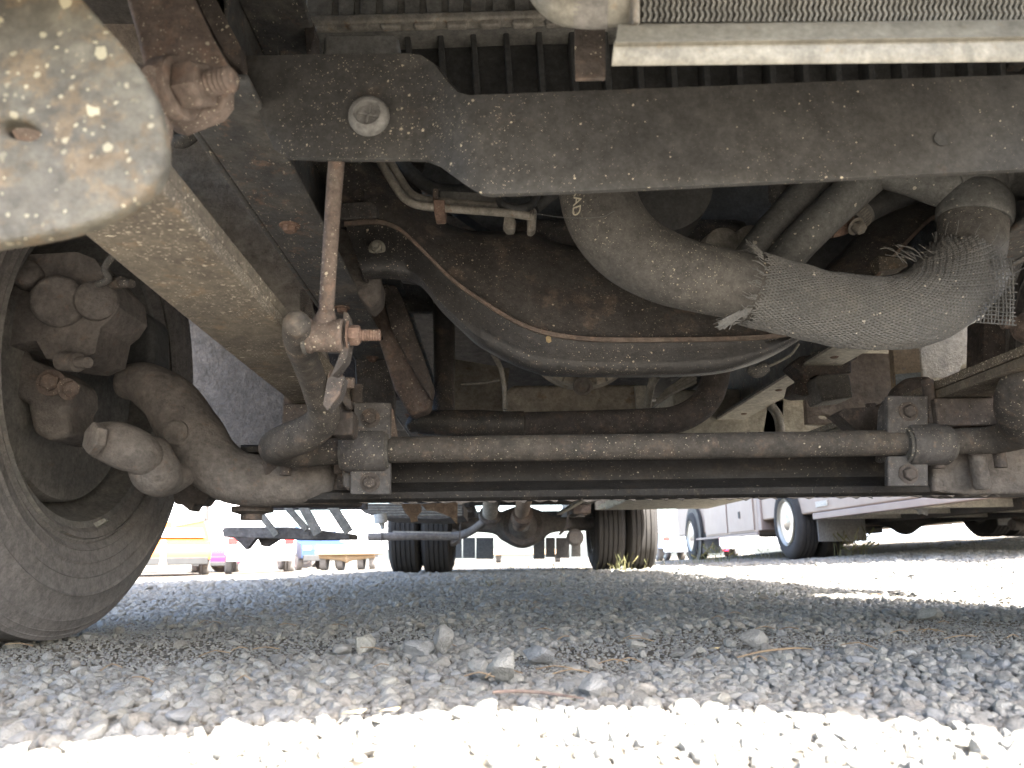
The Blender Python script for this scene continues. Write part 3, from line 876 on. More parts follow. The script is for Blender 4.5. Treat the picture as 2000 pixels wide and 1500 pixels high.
# wheels
def wheel(x_in, x_out, y, zc, rad_, seg=64, near=False, tread=True, name='wheel', mats=('tyre', 'rim'), parent=truck, ribs=5):
    """x_in: the sidewall facing the truck's middle"""
    w = x_out - x_in
    s = 1 if w > 0 else -1
    w = abs(w)
    rr = rad_ * .605
    prof = [(rr - .004, .014), (rr + .004, .004), (rr + .018, .0), (rr + .022, .003), (rad_ * .68, -.003), (rad_ * .683, -.0045), (rad_ * .686, -.003), (rad_ * .72, -.006), (rad_ * .728, -.0085), (rad_ * .736, -.006), (rad_ * .78, -.008), (rad_ * .783, -.0095), (rad_ * .786, -.008), (rad_ * .84, -.008), (rad_ * .848, -.0105), (rad_ * .856, -.007), (rad_ * .93, .004), (rad_ * .934, .0042), (rad_ * .938, .0055), (rad_ * .966, .0130), (rad_ * .969, .0130), (rad_ * .972, .0148), (rad_ * .985, .0188), (rad_ * .988, .0188), (rad_ * .992, .021)]
    n = ribs
    t0, t1 = .022, w - .022
    step = (t1 - t0) / n
    for k in range(n):
        a, b = t0 + k * step, t0 + (k + 1) * step
        prof += [(rad_, a + .001), (rad_, b - .009)]
        if k < n - 1:
            prof += [(rad_ - .010, b - .008), (rad_ - .010, b - .001)]
    prof += [(rad_ * .975, w - .018), (rad_ * .93, w - .004), (rad_ * .85, w + .007), (rad_ * .72, w + .006), (rr + .018, w), (rr - .004, w - .014)]
    ty = part(name, s_lathe((x_in, y, zc), (s, 0, 0), prof + [prof[0]], seg, False), mats[0], parent, smooth=30)
    rim = [(rr + .013, -.004), (rr + .016, .002), (rr + .004, .010), (rr - .012, .014), (rr - .022, .05), (rr - .045, .08), (rr - .05, w * .62), (rr - .09, w * .70), (.115, w * .74), (.112, w * .80), (rr - .09, w * .76), (rr - .02, w - .03), (rr + .010, w + .002), (rr + .013, w + .006)]
    part('rim', s_lathe((x_in, y, zc), (s, 0, 0), rim, seg, False), mats[1], ty, smooth=40)
    part('hub', s_lathe((x_in, y, zc), (s, 0, 0), [(.11, w * .55), (.115, w * .78), (.07, w * .8), (.065, w * .98), (.04, w)], 32), mats[1], ty)
    return ty
fw = wheel(-.625, -.87, 1.2, .414, .402, 128)
part('balance_weight', s_sheet([(182, 1022), (203, 1012), (210, 1017), (188, 1030)], 1.2, .008), 'alu', fw)
wheel(mx(-.625), mx(-.87), 1.2, .402, .402, 64)
YB = 6.75
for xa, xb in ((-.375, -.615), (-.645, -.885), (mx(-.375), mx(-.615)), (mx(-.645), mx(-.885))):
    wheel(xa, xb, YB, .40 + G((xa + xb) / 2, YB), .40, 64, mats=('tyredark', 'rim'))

# brake, knuckle and steering on the left wheel
hubp = Vector((-.70, 1.2, .402))
part('brake_rotor', [s_lathe((-.665, 1.2, .402), (-1, 0, 0), [(.11, 0), (.186, .001), (.189, .006), (.189, .045), (.11, .047)], 64)], 'rim', truck)
cal = part('brake_caliper', [s_sheet([(-60, 520), (40, 498), (150, 492), (185, 505), (205, 535), (228, 560), (232, 600), (215, 625), (196, 640), (185, 690), (150, 705), (90, 700), (70, 665), (-60, 690)], 1.03, .09)], 'cast', truck, .016, seg=4)
part('caliper_piston', [s_lathe(P(118, 590, 1.025), (.2, -1, -.15), [(.036, 0), (.036, .012), (.03, .018)], 28), s_lathe(P(188, 590, 1.03), (.5, -1, -.1), [(.028, 0), (.028, .014), (.02, .02)], 24), s_lathe(P(60, 545, 1.03), (.1, -1, .1), [(.02, 0), (.02, .02), (.014, .024)], 20)], 'cast', cal, .003)
part('caliper_pin', [ptube([(120, 705, 1.02), (152, 708, 1.01)], [19, 19], n=2, seg=18), ptube([(152, 708, 1.01), (172, 708, 1.0)], [11, 11], n=2, seg=14)], 'cast', cal)
part('bleed_screw', [ptube([(222, 552, 1.0), (238, 552, .99)], [14, 13], n=2, seg=6), ptube([(238, 554, .99), (258, 554, .98)], [8, 8], n=2, seg=12)], 'bar', cal)
part('brake_line', ptube([(250, 490, 1.0), (222, 500, .98), (205, 525, .98), (212, 545, .98), (190, 556, .99)], 7, seg=10), 'rubber', cal)
part('caliper_bracket', [s_sheet([(-60, 660), (40, 670), (62, 700), (110, 720), (140, 745), (140, 780), (128, 800), (140, 850), (95, 862), (62, 845), (50, 790), (20, 770), (-60, 765)], 1.06, .08)], 'cast', truck, .014, seg=3)
part('bracket_bolt', [s_bolt(P(100, 748, 1.055), (.2, -1, 0), .013), s_nut(P(132, 760, 1.04), (1, -.4, 0), .011, .012)], 'rust', truck)
part('knuckle', [s_sheet([(205, 640), (255, 590), (300, 620), (300, 700), (270, 760), (225, 760)], 1.22, .07)], 'plastic', truck, .012, seg=3)
tre = part('tie_rod_end', [ptube([(190, 858, 1.03), (225, 866, 1.03), (270, 884, 1.04), (292, 905, 1.05)], [34, 42, 42, 34], seg=24, rounded=.5, wob=.12), ptube([(292, 880, 1.06), (305, 925, 1.07), (330, 938, 1.1), (365, 925, 1.13)], [40, 46, 30, 22], seg=22, rounded=.7, wob=.08)], 'cast', truck)
part('castle_nut', [s_nut(P(196, 858, 1.005), (-.6, -.8, .05), .021, .014, False)], 'cast', tre)
part('steering_arm', [s_sheet([(335, 955), (400, 930), (440, 950), (425, 978), (408, 972), (396, 988), (380, 985), (372, 1000), (352, 984), (340, 985)], 1.28, .04)], 'rustdark', truck, .004)

# front axle beam with goosenecks, anti-roll bar, clamps
def rows_from(profile, xs):
    return [[P(x, y0 + (x - 560) * sl, Y) for x in xs] for y0, sl, Y in profile]
SL = -.0125
xs = np.linspace(470, 2080, 60)
axp = rows_from([(868, SL, 1.20), (871, SL, 1.165), (882, SL, 1.163), (886, SL, 1.172), (889, SL, 1.190), (945, SL, 1.192), (952, SL, 1.178), (958, SL, 1.160), (964, SL, 1.152), (976, SL, 1.152), (983, SL, 1.158), (985, SL, 1.20), (984, SL, 1.25), (960, SL, 1.25), (885, SL, 1.25), (868, SL, 1.20)], xs)
axle = part('front_axle', s_loft(axp), 'beam', truck, smooth=50)
part('axle_end', ptube([(246, 746, 1.17), (285, 750, 1.165), (335, 785, 1.16), (372, 845, 1.155), (412, 900, 1.15), (470, 934, 1.15), (560, 938, 1.165), (640, 935, 1.18)], [34, 42, 52, 58, 56, 52, 50, 44], seg=28, rounded=.4, wob=.05), 'cast', axle)
part('casting_boss', s_lathe(P(346, 846, 1.115), (-.15, -1, -.1), [(.019, 0), (.019, .006), (.016, .009)], 28), 'cast', axle)
part('spring_seat', s_sheet([(520, 880), (545, 825), (690, 820), (690, 985), (470, 985), (440, 940), (500, 900)], 1.16, .09), 'rustdark', axle, .008, seg=3)
part('drip_edge', [s_sheet([(x, 983 + (x - 560) * SL), (x + random.uniform(8, 40), 983 + (x - 560) * SL), (x + 14, 983 + (x - 560) * SL + random.uniform(2, 6))], 1.156, .004) for x in np.arange(700, 1990, 31)], 'cast', axle)
part('axle_boss', s_lathe(P(492, 990, 1.2), (0, 0, -1), [(.03, 0), (.03, .008), (.016, .012), (.016, .02)], 20), 'rustdark', axle)
for x, y0, y1 in ((526, 885, 960), (672, 880, 965)):
    ub = part('u_bolt_end', s_nut(P(x, y0 + 20, 1.135), (0, 0, -1), .0155, .02, False), 'rustdark', axle, .001)
    part('thread', s_thread(P(x, y0 + 30, 1.135), (0, 0, -1), .010, .032, .0024), 'rustdark', ub)
part('u_bolt_end', s_lathe(P(1908, 890, 1.125), (.02, 0, -1), [(.012, 0), (.012, .045), (.009, .05)], 16), 'cast', axle)
part('spring_seat', s_sheet([(1822, 885), (2090, 872), (2090, 962), (1900, 966), (1822, 960)], 1.145, .09), 'cast', axle, .008, seg=3)

YA = 1.105
arb = part('anti_roll_bar', [s_tube(pts((2075, 716, .93), (2000, 742, .96), (1980, 790, 1.0), (1992, 838, 1.05), (1945, 858, 1.095), (1880, 861, YA), (1800, 864, YA), (1500, 869, YA), (1200, 873, YA), (900, 877, YA), (740, 879, YA), (640, 882, YA), (575, 884, 1.09), (540, 876, 1.055), (560, 862, 1.0), (606, 843, .965), (632, 812, .93), (618, 760, .875), (597, 705, .80), (580, 660, .735), (580, 632, .70)),
      [.024, .023, .024, .024, .0205, .0195, .019, .019, .019, .019, .019, .0195, .021, .0235, .0235, .0225, .0195, .0160, .0148, .0140, .0130], seg=28, n=7, rounded=.8, wob=.03)], 'bar', truck, smooth=60)
YL, KL = .73, .765                     # the link's lower end stands nearer than the spring
b0 = P(597, 656, YL)
bush = part('link_bushing', s_lathe(b0, (1, 0, -.01), [(q * KL, t * KL) for q, t in ((.0215, 0), (.0225, .002), (.0225, .008), (.0205, .010), (.0208, .041), (.0222, .043), (.0222, .047), (.02, .049))], 36), 'rust', arb)
part('bushing_ring', s_lathe(b0 - Vector((.001, 0, 0)), (1, 0, -.01), [(.0245 * KL, 0), (.0245 * KL, .0035)], 32), 'rubber', bush)
part('link_bracket', s_sheet([(671, 608), (680, 612), (684, 635), (683, 668), (677, 700), (661, 722), (640, 742), (632, 790), (640, 800), (664, 770), (672, 735), (660, 738), (646, 735), (655, 712), (664, 690), (668, 650)], YL - .004, .020), 'rustdark', arb, .003, seg=3)
part('lower_bracket', s_sheet([(626, 732), (650, 722), (668, 755), (672, 800), (690, 800), (688, 850), (645, 850), (630, 800)], .97, .045), 'rustdark', arb, .005)
part('stop_pad', s_sheet([(655, 770), (665, 763), (684, 780), (688, 795), (680, 800)], .955, .015), 'rustdark', arb, .003)
n1 = P(682, 655, YL)
part('link_nut', s_nut(n1, (1, 0, 0), .0135 * KL, .014 * KL), 'rustorange', bush)
part('thread', s_thread(n1 + Vector((.0145, 0, 0)) * KL, (1, 0, 0), .0078 * KL, .024 * KL, .0026), 'rustorange', bush)
n2 = P(648, 748, .86)
part('lower_nut', s_nut(n2, (1, 0, 0), .0125 * .9, .012), 'rust', arb)
part('thread', s_thread(n2 + Vector((.012, 0, 0)), (1, 0, 0), .0068, .013, .0026), 'rust', arb)
link_ = part('stabilizer_link', ptube([(672, 180, .64), (657, 320, .67), (646, 470, .70), (637, 612, .728)], [17, 16, 15, 15], seg=20), 'rust', truck)
part('link_collar', ptube([(638, 606, .727), (636, 622, .728), (634, 640, .73)], [15, 22, 27], seg=20, n=3), 'rust', link_)

def clamp(px_, y_up, y_dn, wpx, cx0, cx1, yc, slope):
    up = y_up
    c = part('bar_clamp', [s_sheet([(px_ - wpx / 2, up), (px_ + wpx / 2, up), (px_ + wpx / 2, yc - 22), (px_ - wpx / 2, yc - 22)], 1.090, .012),
                       s_sheet([(px_ - wpx / 2, yc + 22), (px_ + wpx / 2, yc + 22), (px_ + wpx / 2, y_dn), (px_ - wpx / 2, y_dn)], 1.098, .012)], 'clamp', truck, .003)
    p0, p1 = P(cx0, yc + (cx1 - cx0) * .004, YA), P(cx1, yc - (cx1 - cx0) * .004, YA)
    ln = (p1 - p0).length
    part('saddle', s_lathe(p0, p1 - p0, [(.024, 0), (.0295, .0004), (.031, .003), (.031, ln - .003), (.0295, ln - .0004), (.024, ln)], 40), 'clamp', c)
    part('bushing', s_lathe(p0 - Vector((.004, 0, 0)), p1 - p0, [(.0265, 0), (.0275, .002), (.0275, ln + .006), (.0265, ln + .008)], 36), 'rubber', c)
    for yy in (up + (yc - up) * .33, y_dn - 24):
        part('bolt', s_bolt(P(px_, yy, 1.09 if yy < yc else 1.098), (0, -1, -.05), .0098, .007), 'rustdark', c)
    return c
c1 = clamp(723, 785, 966, 80, 672, 756, 881, 0)
c2 = clamp(1774, 772, 950, 80, 1768, 1848, 868, 0)
part('gusset', s_sheet([(760, 790), (768, 800), (777, 858), (748, 850)], 1.115, .008), 'rust', c1, .001)
part('clamp_backing', [s_sheet([(665, 800), (684, 790), (684, 960), (668, 950)], 1.11, .03)], 'clamp', c1, .004)
part('clamp_backing', [s_sheet([(1733, 790), (1742, 772), (1742, 900), (1728, 900)], 1.11, .03)], 'clamp', c2, .004)
# right spring end parts at the frame edge
part('link_stud', [s_thread(P(1958, 632, .98), (1, -.1, .05), .008, .03), s_ball(P(2010, 640, .98), .022)], 'rust', arb)
part('link_stud', [s_thread(P(1950, 727, 1.02), (1, -.05, .0), .009, .03), s_ball(P(1995, 740, 1.02), .018)], 'rust', arb)

# curved crossmember under the engine
def resample(q, n):
    q = np.array(catmull([np.array(p, float) for p in q], 10))
    d = np.concatenate([[0], np.cumsum(np.linalg.norm(np.diff(q[:, :2], axis=0), axis=1))])
    s = np.linspace(0, d[-1], n)
    return np.stack([np.interp(s, d, q[:, k]) for k in range(q.shape[1])], 1)
top = [(640, 220, 1.12), (700, 300, 1.12), (770, 345, 1.12), (820, 395, 1.12), (862, 432, 1.115), (910, 453, 1.11), (960, 455, 1.11), (1010, 454, 1.11), (1050, 456, 1.11), (1085, 475, 1.11), (1155, 489, 1.11), (1290, 520, 1.11), (1480, 545, 1.11), (1580, 545, 1.11), (1640, 500, 1.115), (1700, 430, 1.12), (1760, 380, 1.12), (1850, 335, 1.12), (1930, 300, 1.12)]
ridge = [(672, 432, 1.06), (720, 428, 1.06), (752, 430, 1.058), (785, 446, 1.055), (822, 480, 1.05), (885, 542, 1.045), (948, 587, 1.04), (1010, 624, 1.035), (1072, 646, 1.03), (1160, 657, 1.03), (1290, 658, 1.03), (1420, 656, 1.03), (1515, 650, 1.03), (1600, 632, 1.035), (1660, 590, 1.04), (1700, 548, 1.045), (1752, 488, 1.05), (1800, 438, 1.055), (1822, 420, 1.06), (1860, 415, 1.06), (1930, 412, 1.06)]
low = [(712, 545, 1.085), (735, 545, 1.085), (775, 546, 1.085), (822, 560, 1.085), (862, 608, 1.085), (905, 650, 1.085), (940, 680, 1.085), (1000, 712, 1.085), (1045, 729, 1.085), (1090, 736, 1.085), (1270, 737, 1.085), (1390, 732, 1.085), (1465, 714, 1.085), (1525, 687, 1.085), (1575, 655, 1.085), (1600, 640, 1.085), (1612, 634, 1.085)]
NS = 90
tp, rg = resample(top, NS), resample(ridge, NS)
web = []
for k, t in enumerate((0, .06, .2, .4, .6, .8, .93, 1.0)):
    dd = [.0, -.012, -.016, -.016, -.014, -.008, -.002, 0][k]
    a = tp * (1 - t) + rg * t
    web.append([P(x, y, Y + dd) for x, y, Y in a])
web.insert(0, [P(x, y - 4, Y + .05) for x, y, Y in tp])
xm = part('engine_crossmember', s_loft(web), 'web', truck, smooth=50)
lipf = [[P(x, y, Y) for x, y, Y in rg], [P(x, y + 1, Y - .013) for x, y, Y in rg], [P(x, y + 9, Y - .014) for x, y, Y in rg], [P(x, y + 11, Y - .002) for x, y, Y in rg]]
part('flange_lip', s_loft(lipf), 'lip', xm, smooth=50)
rg2 = resample([r for r in ridge if r[0] <= 1600], NS)
lw = resample(low, NS)
lower = []
for t, bulge in ((0, 0), (.1, .004), (.35, -.004), (.6, -.022), (.8, -.030), (.93, -.024), (1, -.008)):
    lower.append([P(x, y + (9 if t == 0 else 0), Y + bulge) for x, y, Y in rg2 * (1 - t) + lw * t])
lower.append([P(x, y - 2, Y + .06) for x, y, Y in lw])
lower.append([P(x, y - 30, Y + .10) for x, y, Y in lw])
part('lower_channel', s_loft(lower), 'channel', xm, smooth=60)
sb = P(737, 486, 1.058)
stud = part('stud', [s_lathe(sb, (0, -1, -.1), [(.0125, 0), (.0125, .003), (.010, .004)], 24), s_nut(sb + Vector((0, -.003, 0)), (0, -1, -.1), .0085, .007, False), s_lathe(sb + Vector((0, -.010, 0)), (0, -1, -.1), [(.0048, 0), (.0048, .010), (.0038, .0105)], 16)], 'alu', xm)
part('end_gusset', s_sheet([(640, 300), (700, 320), (705, 400), (740, 400), (740, 426), (672, 430), (648, 500), (636, 480)], 1.10, .03), 'rustdark', xm, .003)
part('frame_bracket', [s_sheet([(655, 396), (728, 394), (737, 404), (738, 424), (655, 428)], 1.045, .03)], 'clamp', xm, .004)
part('bolt', s_bolt(P(702, 384, 1.075), (0, -1, 0), .010), 'rustdark', xm)
part('mount_foot', s_sheet([(655, 440), (700, 455), (735, 520), (745, 555), (742, 585), (722, 604), (692, 566), (662, 515)], 1.10, .05), 'cast', xm, .006)
part('end_plate', s_sheet([(700, 430), (715, 432), (716, 546), (704, 540)], 1.075, .02), 'clamp', xm, .002)
lf = s_sheet([(1066, 659), (1070, 655), (1076, 658), (1077, 667), (1072, 670), (1067, 667)], 1.012, .0008)
tag(part('leaf', lf, 'leaf'), 'small yellow leaf stuck on the lip of the engine crossmember', 'leaf')

# beams and floor behind the left end of the crossmember
part('mount_beam', s_sheet([(690, 572), (740, 560), (790, 640), (846, 755), (838, 800), (800, 812), (770, 760), (735, 650)], 1.36, .05), 'rust', truck, .008, seg=3)
part('beam_side', s_sheet([(740, 552), (772, 556), (790, 590), (846, 752), (842, 780), (812, 735), (762, 640)], 1.33, .03), 'rustdark', truck, .004)
part('frame_gusset', s_sheet([(690, 660), (745, 650), (770, 770), (770, 840), (700, 840)], 1.5, .03), 'clamp', truck, .004)
part('floor_cross_bar', s_sheet([(560, 690), (780, 690), (780, 775), (560, 775)], 1.78, .05), 'rustdark', truck, .006)
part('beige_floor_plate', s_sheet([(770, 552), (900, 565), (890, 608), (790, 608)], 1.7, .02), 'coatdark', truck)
part('heat_shield', s_sheet([(880, 700), (995, 720), (985, 815), (880, 815)], 2.0, .02), 'warmalu', truck)
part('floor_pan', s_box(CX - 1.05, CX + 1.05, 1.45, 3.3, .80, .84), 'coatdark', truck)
part('wire_harness', [ptube([(962, 690, 1.35), (978, 720, 1.38), (985, 760, 1.4), (986, 800, 1.4)], 5, seg=8), ptube([(900, 750, 1.6), (940, 748, 1.6), (975, 742, 1.6)], 3, seg=8)], 'pipe', truck)

# exhaust, gearbox
ex = part('exhaust_pipe', ptube([(1402, 640, 1.5), (1400, 715, 1.48), (1382, 778, 1.46), (1330, 816, 1.45), (1250, 824, 1.45), (1020, 830, 1.45)], [27, 27, 27, 27, 26, 25], seg=28), 'rustdark', truck)
part('exhaust_joint', ptube([(1022, 830, 1.45), (960, 829, 1.45), (880, 826, 1.45), (820, 826, 1.45), (798, 834, 1.45)], [27, 28, 26, 22, 12], seg=24, rounded=.3, wob=.1), 'oily', ex)
part('down_pipe', ptube([(866, 560, 1.53), (868, 700, 1.5), (866, 815, 1.46)], [21, 21, 22], seg=24), 'oily', ex)
gb = part('gearbox', [s_sheet([(985, 770), (1000, 752), (1255, 750), (1268, 762), (1262, 815), (985, 815)], 1.75, .35)], 'warmalu', truck, .010, seg=3)
part('gearbox_pan_lip', s_sheet([(1240, 752), (1262, 752), (1264, 815), (1246, 815)], 1.735, .03), 'cream', gb, .003)
bc = P(1138, 640, 1.55)
br = px2m(1138, 750, 1.55, 118)
part('bell_housing', s_lathe(bc, (0, -1, 0), [(br, -.05), (br, .0), (br * .96, .006), (br * .9, .006), (br * .86, 0), (br * .2, -.002)], 64), 'warmalu', gb)
rib = []
for a in np.linspace(R(205), R(335), 13):
    rib.append(s_beam(bc + Vector((math.cos(a) * br * .84, -.006, math.sin(a) * br * .84)), bc + Vector((math.cos(a) * br * 1.01, -.006, math.sin(a) * br * 1.01)), .004, .008, (0, 1, 0)))
for k, s in enumerate(rib):
    part('housing_rib', s, 'pipe', gb, .001)
part('drain_boss', s_lathe(P(1138, 754, 1.53), (0, -1, -.4), [(.020, 0), (.020, .006), (.014, .006), (.013, .003), (.0005, .003)], 28), 'cast', gb)
part('gearbox_line', [ptube([(1282, 735, 1.6), (1270, 760, 1.62), (1262, 815, 1.64)], 8, seg=12), ptube([(1272, 740, 1.66), (1266, 780, 1.66), (1262, 815, 1.66)], 5, seg=10)], 'pipe', gb)
part('cooling_line', [ptube([(1275 + k * 8, 792 - k * 9, 1.62), (1312 + k * 3, 768 - k * 6, 1.6), (1360, 745 - k * 8, 1.58)], 4, seg=8) for k in range(4)], 'pipe', gb)
part('engine_block', s_box(CX - .24, CX + .26, 1.30, 1.95, .64, .98), 'underbody', truck, .03)
part('oil_pan', s_box(CX - .2, CX + .2, 1.14, 1.45, .53, .66), 'oily', truck, .03)

# pipes, hoses and pulleys over the crossmember
tb = part('fluid_tube', [ptube([(726, 270, .93), (742, 312, .93), (765, 352, .93), (788, 385, .93), (815, 400, .93), (860, 406, .93), (940, 412, .935), (1000, 417, .94), (1042, 424, .945)], 8.5, seg=14),
                   ptube([(742, 268, .95), (758, 308, .95), (782, 350, .95), (802, 378, .95), (828, 390, .95), (870, 395, .95), (950, 402, .955), (1010, 407, .96), (1042, 410, .96)], 8.5, seg=14)], 'pipe', truck)
part('tube_clip', [s_sheet([(846, 389), (869, 389), (869, 416), (848, 417)], .922, .035)], 'rustorange', tb, .002)
part('clip_bolt', s_thread(P(851, 390, .94), (0, 0, 1), .004, .014, .002, 12), 'rustdark', tb)
part('tube_hook', [s_sheet([(985, 420), (1002, 418), (1008, 432), (1006, 447), (990, 448), (983, 438)], .945, .02), s_sheet([(1030, 405), (1042, 402), (1049, 410), (1047, 445), (1040, 452), (1030, 450)], .945, .02)], 'pipe', tb, .004)
part('bristle_ring', [ptube([(972, 378, .95), (982, 400, .945), (1006, 409, .94), (1036, 402, .945), (1050, 380, .95)], [6, 9, 10, 9, 7], seg=12, wob=.3)] +
     [s_tube([P(x, y, .942), P(x + random.uniform(-7, 7), y + random.uniform(8, 15), .938)], .0004, 4, 1) for x, y in [(975 + random.uniform(0, 70), random.uniform(392, 408)) for _ in range(60)]], 'plastic', truck)
part('filter_bowl', s_lathe(P(1010, 350, .99), (0, -.1, -1), [(.035, -.06), (.036, 0), (.030, .012), (.01, .022)], 28), 'rubber', truck)
part('engine_rail', s_sheet([(858, 372), (970, 378), (970, 402), (860, 395)], 1.0, .03), 'core', truck, .003)
part('wire_harness', [ptube([(770, 300, 1.1), (812, 346, 1.1), (860, 372, 1.1), (950, 372, 1.1)], 14, seg=12), ptube([(1045, 405, .98), (1070, 385, .98), (1100, 360, .98)], 13, seg=12)], 'plastic', truck)
part('cobweb', s_tube(pts((1044, 417, .90), (1105, 425, .82), (1172, 424, .80), (1200, 412, .80)), .0004, 5, 5), 'yarn', truck)
hq = [(1158, 300, .88), (1164, 360, .86), (1182, 425, .85), (1228, 484, .845), (1300, 524, .84), (1380, 546, .84), (1460, 562, .845), (1540, 584, .85), (1640, 606, .855), (1730, 612, .86), (1808, 594, .87), (1866, 552, .88), (1893, 500, .89), (1899, 450, .895), (1901, 410, .90)]
hr = [74, 75, 75, 73, 70, 67, 66, 66, 66, 66, 65, 63, 62, 62, 62]
hose = part('coolant_hose', ptube(hq, hr, seg=36, n=8), 'rubber', truck, smooth=70)
# woven sleeve: two families of ribbons winding round the hose, over and under each other
sq = hq[6:12] + [(1889, 512, .888)]
srr = [r + e for r, e in zip(hr[6:13], (4, 4, 4, 5, 9, 13, 8))]
sp_pts = [(*p, r) for p, r in zip(pts(*sq), rp(sq, srr))]
cur = np.array(catmull(sp_pts, 40))
d = np.concatenate([[0], np.cumsum(np.linalg.norm(np.diff(cur[:, :3], axis=0), axis=1))])
NL = 170
ss = np.linspace(0, d[-1], NL)
cur = np.stack([np.interp(ss, d, cur[:, k]) for k in range(4)], 1)
fr = path_frames([c[:3] for c in cur])
def on_sleeve(u, th, lift):
    i = min(NL - 2, max(0, int(u)))
    t = min(1.0, max(0.0, u - i))
    p0, a0, b0, _ = fr[i]
    p1, a1, b1, _ = fr[i + 1]
    p = p0.lerp(p1, t)
    a = a0.lerp(a1, t)
    b = b0.lerp(b1, t)
    r = cur[i][3] * (1 - t) + cur[i + 1][3] * t
    x = u / (NL - 1)
    r *= 1 + .05 * noise.noise(Vector((x * 7, math.cos(th) * 1.5, math.sin(th) * 1.5))) + .035 * noise.noise(Vector((x * 16, math.cos(th) * 3, math.sin(th) * 3))) + .16 * max(0, (x - .8) / .2) ** 2 * max(0, -math.cos(th - 2.0)) + .02 * math.sin(th * 9 + x * 3) * max(0, (x - .5) * 2)
    return p + (a * math.cos(th) + b * math.sin(th)) * (r + lift)
NW = 74
vs, fs = [], []
for fam in (1, -1):
    for k in range(NW):
        th0 = 2 * math.pi * k / NW
        wd = 2 * math.pi / NW * .29
        u0 = random.uniform(0, 5)
        u1 = NL - 1 - random.uniform(0, 4)
        n = 150
        base = len(vs)
        for i in range(n + 1):
            u = u0 + (u1 - u0) * i / n
            tw = fam * u / (NL - 1) * 3.6
            ph = (u / (NL - 1) * 3.6 * 2 * NW / (2 * math.pi)) * math.pi + (0 if fam > 0 else math.pi) + k * math.pi
            lf_ = .0008 * math.sin(ph)
            for off, ex_ in ((-1, -.0003), (0, .0006), (1, -.0003)):
                vs.append(on_sleeve(u, th0 + tw + off * wd, lf_ + ex_))
        for i in range(n):
            for j in (0, 1):
                a = base + i * 3 + j
                fs.append((a, a + 1, a + 4, a + 3))
slv = part('woven_sleeve', (vs, fs), 'yarn', hose, smooth=80)
# frayed ends and the loose mesh flap
fray = []
for k in range(150):
    th = random.uniform(0, 6.28)
    u = random.choice((0, 0, 0, 0, NL - 2))
    p = on_sleeve(u, th, .001)
    dr = fr[0][3] * -1 if u == 0 else fr[-1][3]
    o_ = (p - fr[0 if u == 0 else -1][0]).normalized()
    l = random.uniform(.006, .018)
    fray.append(s_tube([p, p + dr * l * .6 + o_ * l * .25, p + dr * l + o_ * l * random.uniform(0, .7) + Vector((random.uniform(-.003, .003), 0, random.uniform(-.003, .003)))], .00045, 4, 2))
for k in range(26):
    x = 1428 + random.uniform(-8, 10)
    fray.append(s_tube(pts((x + 24, 612 + random.uniform(-8, 4), .79), (x, 622 + random.uniform(-4, 8), .79), (x - random.uniform(8, 30), 634 + random.uniform(-8, 10), .79)), .0005, 4, 3))
for k in range(16):
    x = random.uniform(1750, 1870)
    fray.append(s_tube(pts((x, 505 + random.uniform(-5, 12), .86), (x - random.uniform(8, 30), 500 + random.uniform(-14, 4), .86), (x - random.uniform(20, 60), 494 + random.uniform(-18, 6), .87)), .0005, 4, 3))
part('frayed_thread', fray, 'yarn', hose)['kind'] = 'stuff'
flap = []
def fl(u, v):
    e = .008 * noise.noise(Vector((u * 3, v * 3, 1)))
    return P(1908 + 70 * u + 10 * v - 14 * v * v, 628 - 118 * v + 6 * u - 10 * u * v, .85 - .03 * u + e)
for i in range(17):
    v = i / 16
    flap.append(s_tube([fl(t, v + random.uniform(-.01, .01)) for t in np.linspace(0, 1 + random.uniform(0, .12), 6)], .0008, 5, 2))
for j in range(11):
    u = j / 10
    flap.append(s_tube([fl(u + random.uniform(-.02, .02), t) for t in np.linspace(-.02, 1.02, 8)], .0008, 5, 2))
part('sleeve_flap', flap, 'yarn', hose)
txt = bpy.data.curves.new('lettering', 'FONT')
txt.body = 'RAD'
txt.size = px2m(1130, 385, .80, 30)
txt.extrude = .0001
to = bpy.data.objects.new('lettering', txt)
me = bpy.data.meshes.new_from_object(to)
bpy.data.objects.remove(to)
me.materials.append(M['letter'])
to = bpy.data.objects.new('lettering', me)
link(to, hose)
tdir = (P(1131, 410, .79) - P(1134, 372, .79)).normalized()
tp_ = P(1122, 368, .788)
ty = (P(1150, 386, .772) - P(1122, 386, .788)).normalized()
tz = tdir.cross(ty).normalized()
ty = tz.cross(tdir)
to.matrix_world = Matrix(((tdir.x, ty.x, tz.x, tp_.x), (tdir.y, ty.y, tz.y, tp_.y), (tdir.z, ty.z, tz.z, tp_.z), (0, 0, 0, 1)))

for q, n, nm in (([(1640, 310, .97), (1590, 365, .96), (1530, 430, .95), (1470, 500, .95), (1430, 560, .96)], [40, 38, 36, 34, 32], 'heater_hose'),
                 ([(1740, 300, .93), (1690, 350, .925), (1620, 415, .92), (1555, 480, .92), (1500, 545, .93)], [40, 38, 37, 36, 35], 'heater_hose')):
    part(nm, ptube(q, n, seg=26), 'hose', truck)
uh = part('upper_hose', ptube([(1700, 330, .92), (1740, 345, .91), (1790, 352, .905), (1850, 362, .90), (1890, 352, .90), (1940, 335, .90)], [26, 26, 34, 44, 50, 50], seg=28), 'hose', truck)
part('hose_cuff', ptube([(1848, 362, .90), (1872, 356, .90), (1888, 352, .90)], [48, 49, 50], seg=28, n=3), 'hose', uh)
part('hose_tee', [ptube([(1900, 330, .90), (1906, 360, .90), (1905, 395, .90)], [58, 56, 52], seg=30, n=4), ptube([(1930, 330, .93), (1975, 335, .94), (2040, 330, .95)], [50, 56, 56], seg=28)], 'hose', uh)
